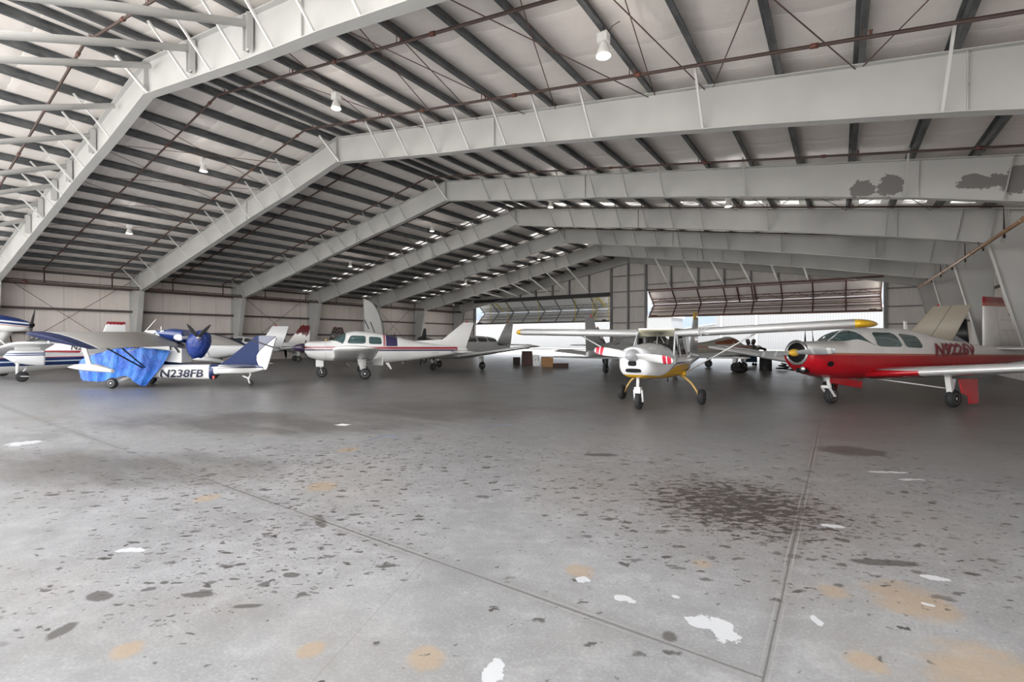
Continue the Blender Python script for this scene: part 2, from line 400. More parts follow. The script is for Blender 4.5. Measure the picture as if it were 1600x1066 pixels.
for i, y in enumerate(YF):
    last = i == 6
    fr = empty('roof_frame', (-15.1, y, 0), kind='structure', category='steel frame', group='steel portal frames',
               label='grey welded steel portal frame ' + FR_NAMES[i])
    def loc(mb): return mb.xf(Matrix.Translation((15.1, -y, 0)))
    sm = STEEL_PEEL if i == 2 else (STEEL_SPOT if i == 4 else STEEL)
    PR, PL = BOT_R, BOT_L
    if last:
        PR = [(x, z + .18) for x, z in BOT_R]; PL = [(x, z + .18) for x, z in BOT_L]
    # material coordinates of the peeling frame are read relative to the frame, so keep x as built
    def fin(mb, name, m_, **k): 
        return loc(mb).build(name, m_, fr, **k)
    g = girder(y, PR, 4.18); g2 = girder(y, PL, -33.65)
    if i in (2, 4):
        o = g.build('rafter', sm); o.parent = fr; o.matrix_parent_inverse = Matrix.Translation((15.1, -y, 0))
    else: fin(g, 'rafter', sm)
    fin(g2, 'rafter', STEEL)
    # right tapered column
    zk = interp(PR, 4.18); c = MB(); zt5 = zt(5.4)
    c.prism([(4.18, y - .007, zk), (5.30, y - .007, 0), (5.42, y - .007, 0), (5.42, y - .007, zt5), (4.18, y - .007, zt(4.18))], (0, .014, 0)); c.bar((4.18, y, zt(4.18) - .012), (5.42, y, zt5 - .012), .24, .02)
    c.bar((4.16, y, zk), (5.28, y, 0), .26, .022, up=(1, 0, 0), m=1)
    c.bar((5.42, y, 0), (5.42, y, zt5), .26, .022, up=(1, 0, 0))
    for zz in (3.55, 2.3, 1.2):
        xa = 4.18 + (zk - zz) / zk * 1.12
        c.bar((xa, y - .012, zz), (5.4, y - .012, zz + .1), .02, .02)
    c.box((5.36, y, .012), (.4, .32, .024))
    fin(c, 'column', [STEEL, LIGHTSTEEL])
    c = MB(); zk2 = interp(PL, -33.65)
    c.prism([(-33.65, y - .007, zk2), (-34.6, y - .007, 0), (-35.22, y - .007, 0), (-35.22, y - .007, zt(-35.22)), (-33.65, y - .007, zt(-33.65))], (0, .014, 0)); c.bar((-33.65, y, zt(-33.65) - .012), (-35.22, y, zt(-35.22) - .012), .24, .02)
    c.bar((-33.67, y, zk2), (-34.6, y, 0), .26, .022, up=(1, 0, 0)); c.bar((-35.22, y, 0), (-35.22, y, zt(-35.22)), .26, .022, up=(1, 0, 0))
    c.box((-34.9, y, .012), (.7, .32, .024))
    fin(c, 'column', STEEL)
    # stiffener plates at ridge, knees and splices
    for x in (-15.1, -21.6, 3.35, 4.18, 5.38 - .9, -34.5, -33.65) + (() if last else (-8.0, 1.75)):
        P = PR if x > -15.2 else PL
        if x == 4.18 or x == 3.35 or abs(x - 4.48) < .01: 
            s = MB().bar((x, y, max(interp(P, x), 4.74) if not last else interp(P, x)), (x + .18, y, zt(x) - .02), .2, .016, up=(1, 0, 0))
        else:
            s = MB().bar((x, y, interp(P, x)), (x, y, zt(x) - .02), .22 if x in (-15.1, -33.65) else .12, .014, up=(1, 0, 0))
        fin(s, 'stiffener', STEEL)
    # diagonal flange braces up to the purlins
    if not last:
        for x in BR_R + BR_L:
            P = PR if x > -15.2 else PL
            zb = interp(P, x); rise = zt(x) - zb
            s = MB().bar((x, y - .06, zb + .02), (x + .03, y - min(1.05, rise * .95), zt(x) + .03), .045, .045, up=(0, 1, 0))
            fin(s, 'flange_brace', LIGHTSTEEL if i < 2 else STEEL)
    if not last:
        s = MB().bar((-15.0, y - .05, 7.97), (-15.35, y - .62, zt(-15.4)), .06, .06, up=(0, 1, 0)); fin(s, 'flange_brace', LIGHTSTEEL)
    if i == 0:      # stub posts the door struts bolt to
        for x in (-9.74, -12.3, -19.2, -21.6, -23.4, -25.3, -27.2):
            z1 = zt(x) - .05; s = MB(); s.box((x, y - .12, z1 - .36), (.16, .014, .72)); s.box((x - .075, y - .12, z1 - .36), (.014, .13, .72)); s.box((x + .075, y - .12, z1 - .36), (.014, .13, .72))
            fin(s, 'strut_bracket', STEEL)

# walls ----------------------------------------------------------
w = MB(); w.box((-35.40, 19.7, 2.68), (.1, 41., 5.36)); w.build('wall_left', WALL, kind='structure', label='pinkish insulated side wall behind the parked planes on the left', category='wall')
w = MB(); w.box((5.56, 19.7, 2.97), (.1, 41., 5.94)); w.build('wall_right', WALL, kind='structure', label='pale side wall seen between the tapered columns on the right', category='wall')
w = MB(); ye = 40.16
def quadwall(x0, x1, z0):
    xs = [x0, x1]; 
    if x0 < -15.1 < x1: xs = [x0, -15.1, x1]
    for a, b2 in zip(xs[:-1], xs[1:]):
        w.prism([(a, ye, z0), (b2, ye, z0), (b2, ye, zt(b2) + .2), (a, ye, zt(a) + .2)], (0, .1, 0))
quadwall(-35.3, -32.2, 0); quadwall(-32.2, -16.8, 5.66); quadwall(-16.8, -13.5, 0); quadwall(-13.5, 2.45, 5.68); quadwall(2.45, 5.5, 0)
w.build('wall_back', EWALL, kind='structure', label='grey insulated end wall around the two open doors', category='wall')
# girts: horizontal wall rails
for z, m_, lab in ((5.14, GIRT, 'dark eave rail along the top of the left wall'), (3.17, GIRT, 'dark wall rail at mid height on the left wall'), (1.88, GIRT, 'dark wall rail below mid height on the left wall'), (4.47, GIRT, 'dark wall rail just behind the pipe on the left wall'), (.7, GIRT, 'lowest dark wall rail on the left wall')):
    for k in range(1):
        g = MB(); g.box((-35.2, 19.7, z), (.2, 40.8, .09)); g.box((-35.11, 19.7, z - .06), (.02, 40.8, .05))
        g.build('wall_trim', m_, loc=(-35.2, 0, z), kind='structure', label=lab, category='wall rail', group='left wall rails')
for z in (1.2, 2.45, 3.7):
    g = MB(); g.box((5.46, 19.7, z), (.1, 40.8, .09)); g.build('wall_trim', GIRT, loc=(5.46, 0, z), kind='structure', category='wall rail', group='right wall rails', label=f'grey wall rail {["near the floor","at mid height","below the eave"][[1.2,2.45,3.7].index(z)]} of the right wall')
# end wall posts and girts
def post(x, z0, z1, wd=.16, m_=DARKGIRT, lab='', grp='end wall posts'):
    p = MB(); p.box((x, 40.04, (z0 + z1) / 2), (wd, .2, z1 - z0)); p.build('wall_trim', m_, loc=(x, 40.04, z0), kind='structure', label=lab, category='wall post', group=grp)
post(-16.72, 0, zt(-16.7) - .6, .18, DARKGIRT, 'grey door jamb post left of the pier between the doors'); post(-13.58, 0, zt(-13.6) - .6, .18, DARKGIRT, 'grey door jamb post right of the pier between the doors')
post(-15.15, 0, zt(-15.1) - .6, .14, DARKGIRT, 'grey post down the middle of the pier between the doors')
post(2.54, 0, zt(2.5) - .6, .2, DARKGIRT, 'grey jamb post right of the right door opening'); post(-32.3, 0, zt(-32) - .6, .2, DARKGIRT, 'grey jamb post left of the left door opening')
XS_R = [-11.47, -9.33, -7.37, -5.51, -3.71, -1.82]; XS_L = [-18.85, -20.88, -22.68, -24.57, -26.4, -28.25]
WHICH = ['nearest the middle pier', 'second from the middle pier', 'third from the middle pier', 'fourth from the middle pier', 'fifth from the middle pier', 'farthest from the middle pier']
for XS, dn in ((XS_R, 'right'), (XS_L, 'left')):
    for k, x in enumerate(XS):
        post(x, 5.66, zt(x) - .5, .12, DARKGIRT, f'short grey post above the {dn} door header, {WHICH[k]}', 'posts above the doors')
for z in (1.6, 2.95, 4.3, 5.66, 7.05):
    g = MB(); g.box((-15.15, 40.06, z), (3.1, .14, .08)); g.build('wall_trim', DARKGIRT, loc=(-15.15, 40.06, z), kind='structure', category='wall rail', group='pier rails', label=f'grey rail across the pier between the doors, {["lowest","second from the floor","third from the floor","level with the door headers","topmost"][[1.6,2.95,4.3,5.66,7.05].index(z)]}')
for z in (1.3, 2.5, 3.66, 4.86):
    g = MB(); g.box((4.0, 40.06, z), (2.9, .14, .09)); g.build('wall_trim', DARKGIRT, loc=(4., 40.06, z), kind='structure', category='wall rail', group='right corner rails', label=f'dark rail on the end wall beside the right door, {["lowest","second from the floor","third from the floor","topmost"][[1.3,2.5,3.66,4.86].index(z)]}')
    g = MB(); g.box((-33.75, 40.06, z), (2.8, .14, .09)); g.build('wall_trim', DARKGIRT, loc=(-33.75, 40.06, z), kind='structure', category='wall rail', group='left corner rails', label=f'dark rail on the end wall beside the left door, {["lowest","second from the floor","third from the floor","topmost"][[1.3,2.5,3.66,4.86].index(z)]}')
for x0, x1, z, dn in ((-13.5, -5.6, 6.15, 'right'), (-29, -22, 6.1, 'left')):
    g = MB(); g.box(((x0 + x1) / 2, 40.06, z), (x1 - x0, .12, .07)); g.build('wall_trim', DARKGIRT, loc=((x0 + x1) / 2, 40.06, z), kind='structure', category='wall rail', label=f'thin grey rail on the end wall above the {dn} door header')
BLACK = mat('black_header', color=(.035, .033, .035), rough=.6)
BRN = mat('red_brown_door_steel', color=(.115, .05, .042), rough=.55, var=.25)
GRYD = mat('grey_door_steel', color=(.20, .205, .21), rough=.5, var=.15)
YEL = mat('yellow_door_strap', color=(.62, .50, .10), rough=.6)
PANEL = mat('white_door_sheet', color=(.86, .81, .785), rough=.5, var=.06)
PANEL2 = mat('grey_white_door_sheet', color=(.80, .81, .82), rough=.5, var=.06)
g = MB(); g.box((-24.5, 40.0, 5.5), (15.5, .22, .34)); g.build('wall_trim', BLACK, loc=(-24.5, 40., 5.5), kind='structure', category='door header', label='black steel header over the left door opening')
g = MB(); g.box((-5.5, 40.0, 5.66), (15.9, .2, .13)); g.build('wall_trim', BRN, loc=(-5.5, 40., 5.66), kind='structure', category='door header', label='thin dark header over the right door opening')

# folding doors, drawn up and folded outwards --------------------
def bifold(name, x0, x1, ztop, zh, zb, yh, fm, pm, nv, lab, straps=None):
    r = empty(name, ((x0 + x1) / 2, 40.2, 0), kind='structure', label=lab, category='folding door')
    cx = (x0 + x1) / 2; T = Matrix.Translation((-cx, -40.2, 0))
    def fin(mb, nm, m_): return mb.xf(T).build(nm, m_, r)
    A, H, B = Vector((0, 40.2, ztop)), Vector((0, yh, zh)), Vector((0, 40.35, zb))
    def P(x, a, b, t, off=0.):
        d = (b - a); nrm = Vector((0, -d.z, d.y)).normalized(); 
        if nrm.y > 0: nrm = -nrm
        v = a + d * t + nrm * off; return Vector((x, v.y, v.z))
    def sheet(a, b, m_):
        q = MB(); d = b - a
        ax = [P(x0, a, b, 0), P(x1, a, b, 0), P(x1, a, b, 1), P(x0, a, b, 1)]
        nrm = Vector((0, -d.z, d.y)).normalized()
        if nrm.y < 0: nrm = -nrm
        q.prism(ax, nrm * .04); return fin(q, 'door_panel', m_)
    sheet(A, H + (A - H) * .03, pm); sheet(H + (B - H) * .06, B, pm)
    for (a, b, nm, rows) in ((A, H, 'upper', (.02, .55, .72, .97)), (H, B, 'lower', (.12, .42, .62, .97))):
        q = MB()
        for t in rows: fin(MB().bar(P(x0, a, b, t, .06), P(x1, a, b, t, .06), .04, .06, up=(0, 0, 1)), 'rail', fm)
        q = MB()
        for k in range(nv + 1):
            x = x0 + (x1 - x0) * k / nv; fin(MB().bar(P(x, a, b, 0, .05), P(x, a, b, 1, .05), .08, .08, up=(1, 0, 0)), 'stile', fm)
        if straps is None and nm == 'upper':
            for x in (cx - 1.0, cx + .2): fin(MB().bar(P(x, a, b, .05, .06), P(x, a, b, 1, .06), .1, .1, up=(1, 0, 0)), 'stile', fm)
        # zigzag stiffening truss standing proud of the panel
        for ta, tb in (((.55, .72),) if nm == 'upper' else ((.42, .62), (.75, .97))):
            q = MB(); n = nv * 2
            q.bar(P(x0, a, b, (ta + tb) / 2, .34), P(x1, a, b, (ta + tb) / 2, .34), .04, .04)
            for k in range(n):
                xa, xb = x0 + (x1 - x0) * k / n, x0 + (x1 - x0) * (k + 1) / n
                q.bar(P(xa, a, b, ta if k % 2 else tb, .06 if k % 2 else .34), P(xb, a, b, tb if k % 2 else ta, .34 if k % 2 else .06), .03, .03)
            fin(q, 'truss', fm)
    if straps:
        for x in straps:
            q = MB(); q.box((x, 40.12, (ztop + zb) / 2), (.06, .02, ztop - zb - .1)); 
            fin(q, 'lift_strap', YEL)
        q = MB()
        for x in (straps[0] + .5, straps[-2] + .1): q.bar(P(x, A, H, .02, .1), P(x + .35, A, H, .75, .1), .09, .09)
        fin(q, 'lift_arm', YEL)
    q = MB(); q.tube([P(x0, A, B, 1, .3), P(x1, A, B, 1, .3)], .05, 8); q.box((x0 + .5, 40.1, zb + .05), (.5, .25, .22)); q.box((x1 - .5, 40.1, zb + .05), (.4, .25, .2)); fin(q, 'lift_shaft', BLACK if straps else BRN)
    return r
bifold('door_1', -13.4, 2.38, 5.6, 4.5, 3.4, 41.7, BRN, PANEL, 8, 'white folding hangar door with red-brown trusses, drawn up in the right opening')
bifold('door_2', -32.1, -16.9, 5.4, 4.28, 3.12, 41.7, GRYD, PANEL2, 8, 'grey folding hangar door with yellow straps, drawn up in the left opening', straps=[-30.2, -28.0, -24.3, -20.3, -18.5, -18.2, -17.0])
# struts from the door header back to the sixth frame
for XS, XT, dn in ((XS_R, [-10.89, -8.88, -7.1, -5.3, -3.51, -1.76], 'right'), (XS_L, [-18.07, -19.91, -21.55, -23.39, -24.93, -26.5], 'left')):
    for k in range(6):
        xb, xt = XS[k], XT[k]; P = BOT_R if dn == 'right' else BOT_L
        s = MB(); s.tube([(xt, YF[5], interp(P, xt) - .02), (xb, 39.9, 5.75)], .06, 8)
        s.build('roof_beam', WHITEM, loc=(xb, 39.9, 5.75), kind='structure', category='strut', group='far door struts', label=f'pale diagonal strut down to the {dn} door header, {WHICH[k]}')
for k, x in enumerate((-7.0, -9.74, -12.3, -14.6, -17.2, -19.2, -21.6, -23.4, -25.3, -27.2)):
    z1 = zt(x) - .25
    s = MB(); s.tube([(x, 4.88, z1), (x + .6, -.75, z1 - 2.6)], .075, 10)
    s.build('roof_beam', LIGHTSTEEL, loc=(x, 4.88, z1), kind='structure', category='strut', group='near door struts', label=f'grey tubular strut running from the nearest frame toward the camera, {ordinal(k)} from the right')
SKY_K, SUN_K, EXPO, LAMP_K = 1.7, 4.4, 1.42, 8.
# ================================================================ pipes, rods, lamps
for k in range(12):
    y = (3.72, 6.72, 9.52, 12.5, 15.4, 18.25, 21.4, 24.1, 27.1, 29.9, 32.9, 35.8)[k]
    th = empty('sprinkler_pipe', (-15.1, y, zt(-15.1) - .17), category='pipe', group='sprinkler branch pipes',
               label=f'rusty brown sprinkler pipe across the roof, {ordinal(k)} from the camera')
    T = Matrix.Translation((15.1, -y, -zt(-15.1) + .17)); d = .17
    xr = 4.32
    pts = [(-33.9, y, 4.45), (-33.9, y, zt(-33.9) - d), (-15.1, y, zt(-15.1) - d), (xr, y, zt(xr) - d), (xr + .02, y, 4.72)]
    MB().tube(pts, .032, 8).xf(T).build('pipe_run', PIPE, th)
    q = MB()
    for x in [-33.9 + 3.05 * j for j in range(13)]:
        if x > 4: continue
        q = MB(); z = zt(x) - d; sl = .187 if x < -15.1 else -.152; q.tube([(x - .06, y, z - .06 * sl), (x + .06, y, z + .06 * sl)], .046, 8)
        if k < 6: q.xf(T).build('coupling', REDCOUP, th)
    for x in [p for p in (PURL_L + PURL_R)[1::3] if p < 4]:
        MB().bar((x, y, zt(x) - d), (x, y, zt(x) + .06), .02, .006).xf(T).build('pipe_hanger', PIPE, th)
        MB().lathe([(.018, 0), (.018, .05), (.03, .055), (.03, .06)], (x + .12, y, zt(x) - d + .02), (0, 0, 1), 8).xf(T).build('sprinkler_head', REDCOUP, th)
for (x, y0, y1, z, r, m_, lab, n) in ((-33.9, -.7, 39.8, 4.40, .05, PIPE, 'dark brown sprinkler main along the left wall', 0), (-33.98, -.7, 39.8, 4.52, .028, PIPE, 'thin brown pipe just above the sprinkler main on the left wall', 0), (3.93, 13., 37.4, 4.60, .055, COPPER, 'tan copper-coloured pipe running along the right columns', 1)):
    th = empty('water_main_pipe', (x, y0, z), category='pipe', label=lab)
    MB().tube([(0, 0, 0), (0, y1 - y0, 0)], r, 10).build('pipe_run', m_, th)
    for k in range(7):
        if y0 < YF[k] < y1:
            MB().tube([(0, YF[k] - y0 + .9, 0), (0, YF[k] - y0 + 1.06, 0)], r * 1.35, 10).build('coupling', REDCOUP if n == 0 else COPPER, th)
            MB().bar((0, YF[k] - y0 - .12, 0), (-.02, YF[k] - y0 - .12, .22 if n else .1), .02, .01).build('pipe_hanger', PIPE, th)
# bracing rods in the roof and left wall
RODS = [((-3.38, 6.96), (-2.39, 6.82)), ((-2.43, 6.83), (-3.47, 6.98)), ((-3.77, 7.02), (-6.05, 7.38)), ((-6., 7.36), (-3.62, 7.01)), ((.08, 6.44), (-2.22, 6.79)), ((-2.09, 6.78), (.24, 6.42)), ((2.65, 6.06), (.35, 6.4)), ((.3, 6.4), (2.7, 6.05)), ((-8.52, 7.74), (-7.0, 7.52)), ((-6.9, 7.5), (-8.6, 7.76)), ((-7.44, 7.59), (-10.01, 7.98)), ((-10.0, 7.97), (-12.6, 8.4)), ((-12.6, 8.38), (-10.8, 8.0))]
RODS += [((x - 2.5, zt(x - 2.5) - .1), (x, zt(x) - .1)) for x in (-17.5, -20.2, -22.9, -25.6, -28.3)] + [((x, zt(x) - .1), (x - 2.5, zt(x - 2.5) - .1)) for x in (-17.4, -20.1, -22.8, -25.5, -28.2)]
for bay, RR in ((0, RODS), (2, RODS[:8] + RODS[13::2]), (3, [((1., 6.3), (2.6, 6.05)), ((3.9, 5.85), (3.1, 5.97))])):
    order = {q: k for sd in (0, 1) for k, q in enumerate(sorted([q for q in RR if (q[0][0] < -15) == bool(sd)], key=lambda q: (abs(q[0][0] + q[1][0] + 30.2), q[0][0])))}
    for (xa, za), (xb, zb) in RR:
        dz = -.022 - .03 * ((1 if xb > xa else 0) + (2 if len(RR) == 0 else 0)); a, b = Vector((xa, YF[bay] + .02, zt(xa) + dz)), Vector((xb, YF[bay + 1] - .02, zt(xb) + dz))
        q = MB(); q.tube([a, b], .011, 6); side = 'left' if xa < -15 else 'right'
        q.build('bracing_rod', ROD, loc=a, category='bracing rod', group=f'roof bracing rods {side} {bay}', label=f'thin rusty bracing rod under the {side} roof slope, {("nearest", "second", "third", "fourth")[bay]} bay, {ordinal(order[((xa, za), (xb, zb))])} from the ridge')
for bay, lab in ((0, 'behind the blue-tarped plane'), (2, 'above the pale upright rudder'), (4, 'behind the striped white plane')):
    for s in (0, 1):
        a, b = Vector((-35.08 + .04 * s, YF[bay] + .15, 4.9 if s else .5)), Vector((-35.08 + .04 * s, YF[bay + 1] - .15, .5 if s else 4.9))
        q = MB(); q.tube([a, b], .014, 6); q.build('bracing_rod', ROD, loc=a, category='bracing rod', label=f'thin rod {("rising", "falling")[s]} rightward on the left wall {lab}')
# high-bay lamps
LWHITE = mat('white_ballast_box', color=(.86, .86, .85), rough=.4)
LGLASS = mat('ribbed_lamp_glass', color=(.82, .82, .80), rough=.12, spec=.8, coat=.6)
LDARK = mat('lamp_hook', color=(.05, .05, .05), rough=.5)
LBULB = mat('lamp_bulb', color=(.93, .93, .92), rough=.15, coat=1.)
_b = LBULB.node_tree.nodes['Principled BSDF']; _b.inputs['Emission Color'].default_value = (1, .93, .84, 1); _b.inputs['Emission Strength'].default_value = 1.5  # faint glow added to bulbs of lamps taken as unlit
LL = bpy.data.lights.new('lamp_fill_light', 'POINT'); LL.energy = LAMP_K; LL.shadow_soft_size = .22; LL.color = (1., .925, .86)  # weak fill light added under each bell, though the lamps count as off
proto = None
for y, rn, xs in ((8., 'row nearest the camera', (-3.49, -11.25, -19.05, -26.3)), (19.75, 'middle row', (-3.5, -11.3, -19., -26.3)), (31.4, 'farthest row', (-19., -26.3))):
    for x in xs:
        zz = zt(x); wh = {-3: 'low on the right slope', -11: 'right of the ridge', -19: 'left of the ridge', -26: 'low on the left slope'}[int(x)]
        lab = f'white high-bay lamp with ribbed glass bell, {rn}, {wh}'
        if proto is None:
            proto = L = empty('ceiling_lamp', (x, y, zz), category='lamp', group='high-bay lamps', label=lab)
            MB().tube([(0, 0, .03), (0, 0, -.06), (.02, 0, -.09), (0, 0, -.12)], .012, 6).build('hook', LDARK, L)
            q = MB().box((0, 0, -.19), (.19, .15, .15))
            for k in range(-3, 4): q.box((k * .028, 0, -.19), (.008, .18, .16))
            q.build('ballast_box', LWHITE, L)
            MB().lathe([(.045, 0), (.06, -.02), (.075, -.06), (.10, -.12), (.125, -.20), (.135, -.25), (.128, -.252), (.115, -.20), (.09, -.12), (.06, -.05)], (0, 0, -.265), (0, 0, 1), 24).build('lamp_shade', LGLASS, L)
            MB().lathe([(.01, .0), (.035, -.02), (.04, -.06), (.028, -.11), (.005, -.13)], (0, 0, -.36), (0, 0, 1), 12).build('bulb', LBULB, L)
            MB().tube([(.1, 0, -.1), (.16, .02, -.02), (.3, .03, .02)], .008, 5).build('power_cord', LDARK, L)
        else: copy_thing(proto, (x, y, zz), 0, lab)
        lo = bpy.data.objects.new('lamp_fill_light', LL); COL.objects.link(lo); lo.location = (x, y, zz - .70)
# floor tape marks
TAPE = mat('blue_floor_tape', color=(.16, .22, .36), rough=.6)
for pts, lab in (([(-5.75, 4.65), (-5.83, 5.0), (-5.56, 5.01)], 'blue tape corner mark on the floor left of centre'), ([(-4.95, 6.4), (-4.92, 6.75), (-4.72, 6.9)], 'blue tape corner mark on the floor nearer the yellow-bellied plane')):
    q = MB()
    for a, b in zip(pts[:-1], pts[1:]): q.bar((*a, .0015), (*b, .0015), .018, .003)
    q.build('floor_tape', TAPE, loc=(*pts[0], 0), category='floor tape', label=lab)
# ---------------------------------------------------------------- outside
def m_rib(b):
    x, y, z = coords(); s = X.op('PINGPONG', x, .15)
    return mixc(s < .02, (.20, .205, .21), (.14, .145, .155))
RIB = mat('ribbed_white_cladding', m_rib, rough=.45)
GREYP = mat('grey_metal_trim', color=(.35, .37, .38), rough=.5)
bd = empty('hangar_building', (0, 75, 0), category='building', label='white ribbed metal hangar across the apron seen through the right door')
q = MB(); q.box((12, 3, 2.75), (54, 6, 5.5)); q.build('wall', RIB, bd)
q = MB(); q.prism([(-15.2, -.1, 5.5), (39.2, -.1, 5.5), (39.2, -.1, 5.8), (-15.2, -.1, 5.8)], (0, 6.3, 0)); q.build('roof', WHITEM, bd)
for x in (-14.2, -9.6): MB().box((x, -.06, 2.7), (.3, .1, 5.4)).build('downpipe', GREYP, bd)
bd = empty('hangar_building', (-38, 70, 0), category='building', label='long pale metal hangar outside the left door')
q = MB(); q.box((0, 3, 2.35), (36, 6, 4.7)); q.build('wall', RIB, bd)
q = MB(); q.prism([(-18.3, -.2, 4.7), (18.3, -.2, 4.7), (18.3, -.2, 4.95), (-18.3, -.2, 4.95)], (0, 6.4, 0)); q.build('roof', WHITEM, bd)
bd = empty('hangar_building', (-21, 92, 0), category='building', label='small pale gabled shed between the two hangars outside')
q = MB(); q.prism([(-2.5, 0, 0), (5, 0, 0), (5, 0, 4.6), (-2.5, 0, 3.5)], (0, 5, 0)); q.build('wall', RIB, bd)
q = MB(); q.bar((-2.9, 2.4, 3.5), (5.3, 2.4, 4.72), 5.4, .15); q.build('roof', GREYP, bd)

# ---------------------------------------------------------------- light
W = bpy.data.worlds.new('sky'); SC.world = W; W.use_nodes = True; nt = W.node_tree; X.nt = nt
bgn = nt.nodes['Background']
x, y, z = coords('Generated')
nt.links.new(mixc(ramp(z, .05, .4), mixc(ramp(y, .25, -.15), (.165, .195, .235), (1.35, 1.33, 1.30)), (1., 1.02, 1.06)), bgn.inputs[0]); bgn.inputs[1].default_value = SKY_K
sd = bpy.data.lights.new('sun', 'SUN'); sd.energy = SUN_K; sd.angle = math.radians(1.); sd.color = (1., .95, .87)
so = bpy.data.objects.new('sun', sd); COL.objects.link(so); so.rotation_euler = Vector((-.45, -.42, -.80)).to_track_quat('-Z', 'Y').to_euler(); so.location = (0, 0, 30)
cd = bpy.data.cameras.new('camera'); co = bpy.data.objects.new('camera', cd); COL.objects.link(co)
cd.sensor_width = 36; cd.lens = 36 * 746.1 / 1600; cd.clip_start = .05; cd.clip_end = 600
co.location = (0, 0, 1.5); co.rotation_euler = (PI / 2 - .0037, 0, .6002); SC.camera = co
vs = SC.view_settings; vs.view_transform = 'Standard'; vs.look = 'None'; vs.gamma = 1; vs.use_curve_mapping = False; vs.exposure = EXPO
SC.cycles.use_denoising = True; SC.cycles.max_bounces = 10; SC.cycles.diffuse_bounces = 6; SC.cycles.glossy_bounces = 4; SC.cycles.sample_clamp_indirect = 8
# ================================================================ aircraft kit (x forward, y left, z up)
def pchip(P, x):
    P = P if P[0][0] < P[-1][0] else P[::-1]
    if x <= P[0][0]: return P[0][1]
    if x >= P[-1][0]: return P[-1][1]
    n = len(P)
    for i in range(n - 1):
        if P[i][0] <= x <= P[i + 1][0]: break
    h = P[i + 1][0] - P[i][0]; d = (P[i + 1][1] - P[i][1]) / h
    def slope(k):
        if k == 0 or k == n - 1: return d if n < 3 else ((P[1][1] - P[0][1]) / (P[1][0] - P[0][0]) if k == 0 else (P[-1][1] - P[-2][1]) / (P[-1][0] - P[-2][0]))
        a = (P[k][1] - P[k - 1][1]) / (P[k][0] - P[k - 1][0]); b = (P[k + 1][1] - P[k][1]) / (P[k + 1][0] - P[k][0])
        return 0 if a * b <= 0 else 2 * a * b / (a + b)
    t = (x - P[i][0]) / h; m0, m1 = slope(i) * h, slope(i + 1) * h
    return (2 * t**3 - 3 * t**2 + 1) * P[i][1] + (t**3 - 2 * t**2 + t) * m0 + (-2 * t**3 + 3 * t**2) * P[i + 1][1] + (t**3 - t**2) * m1
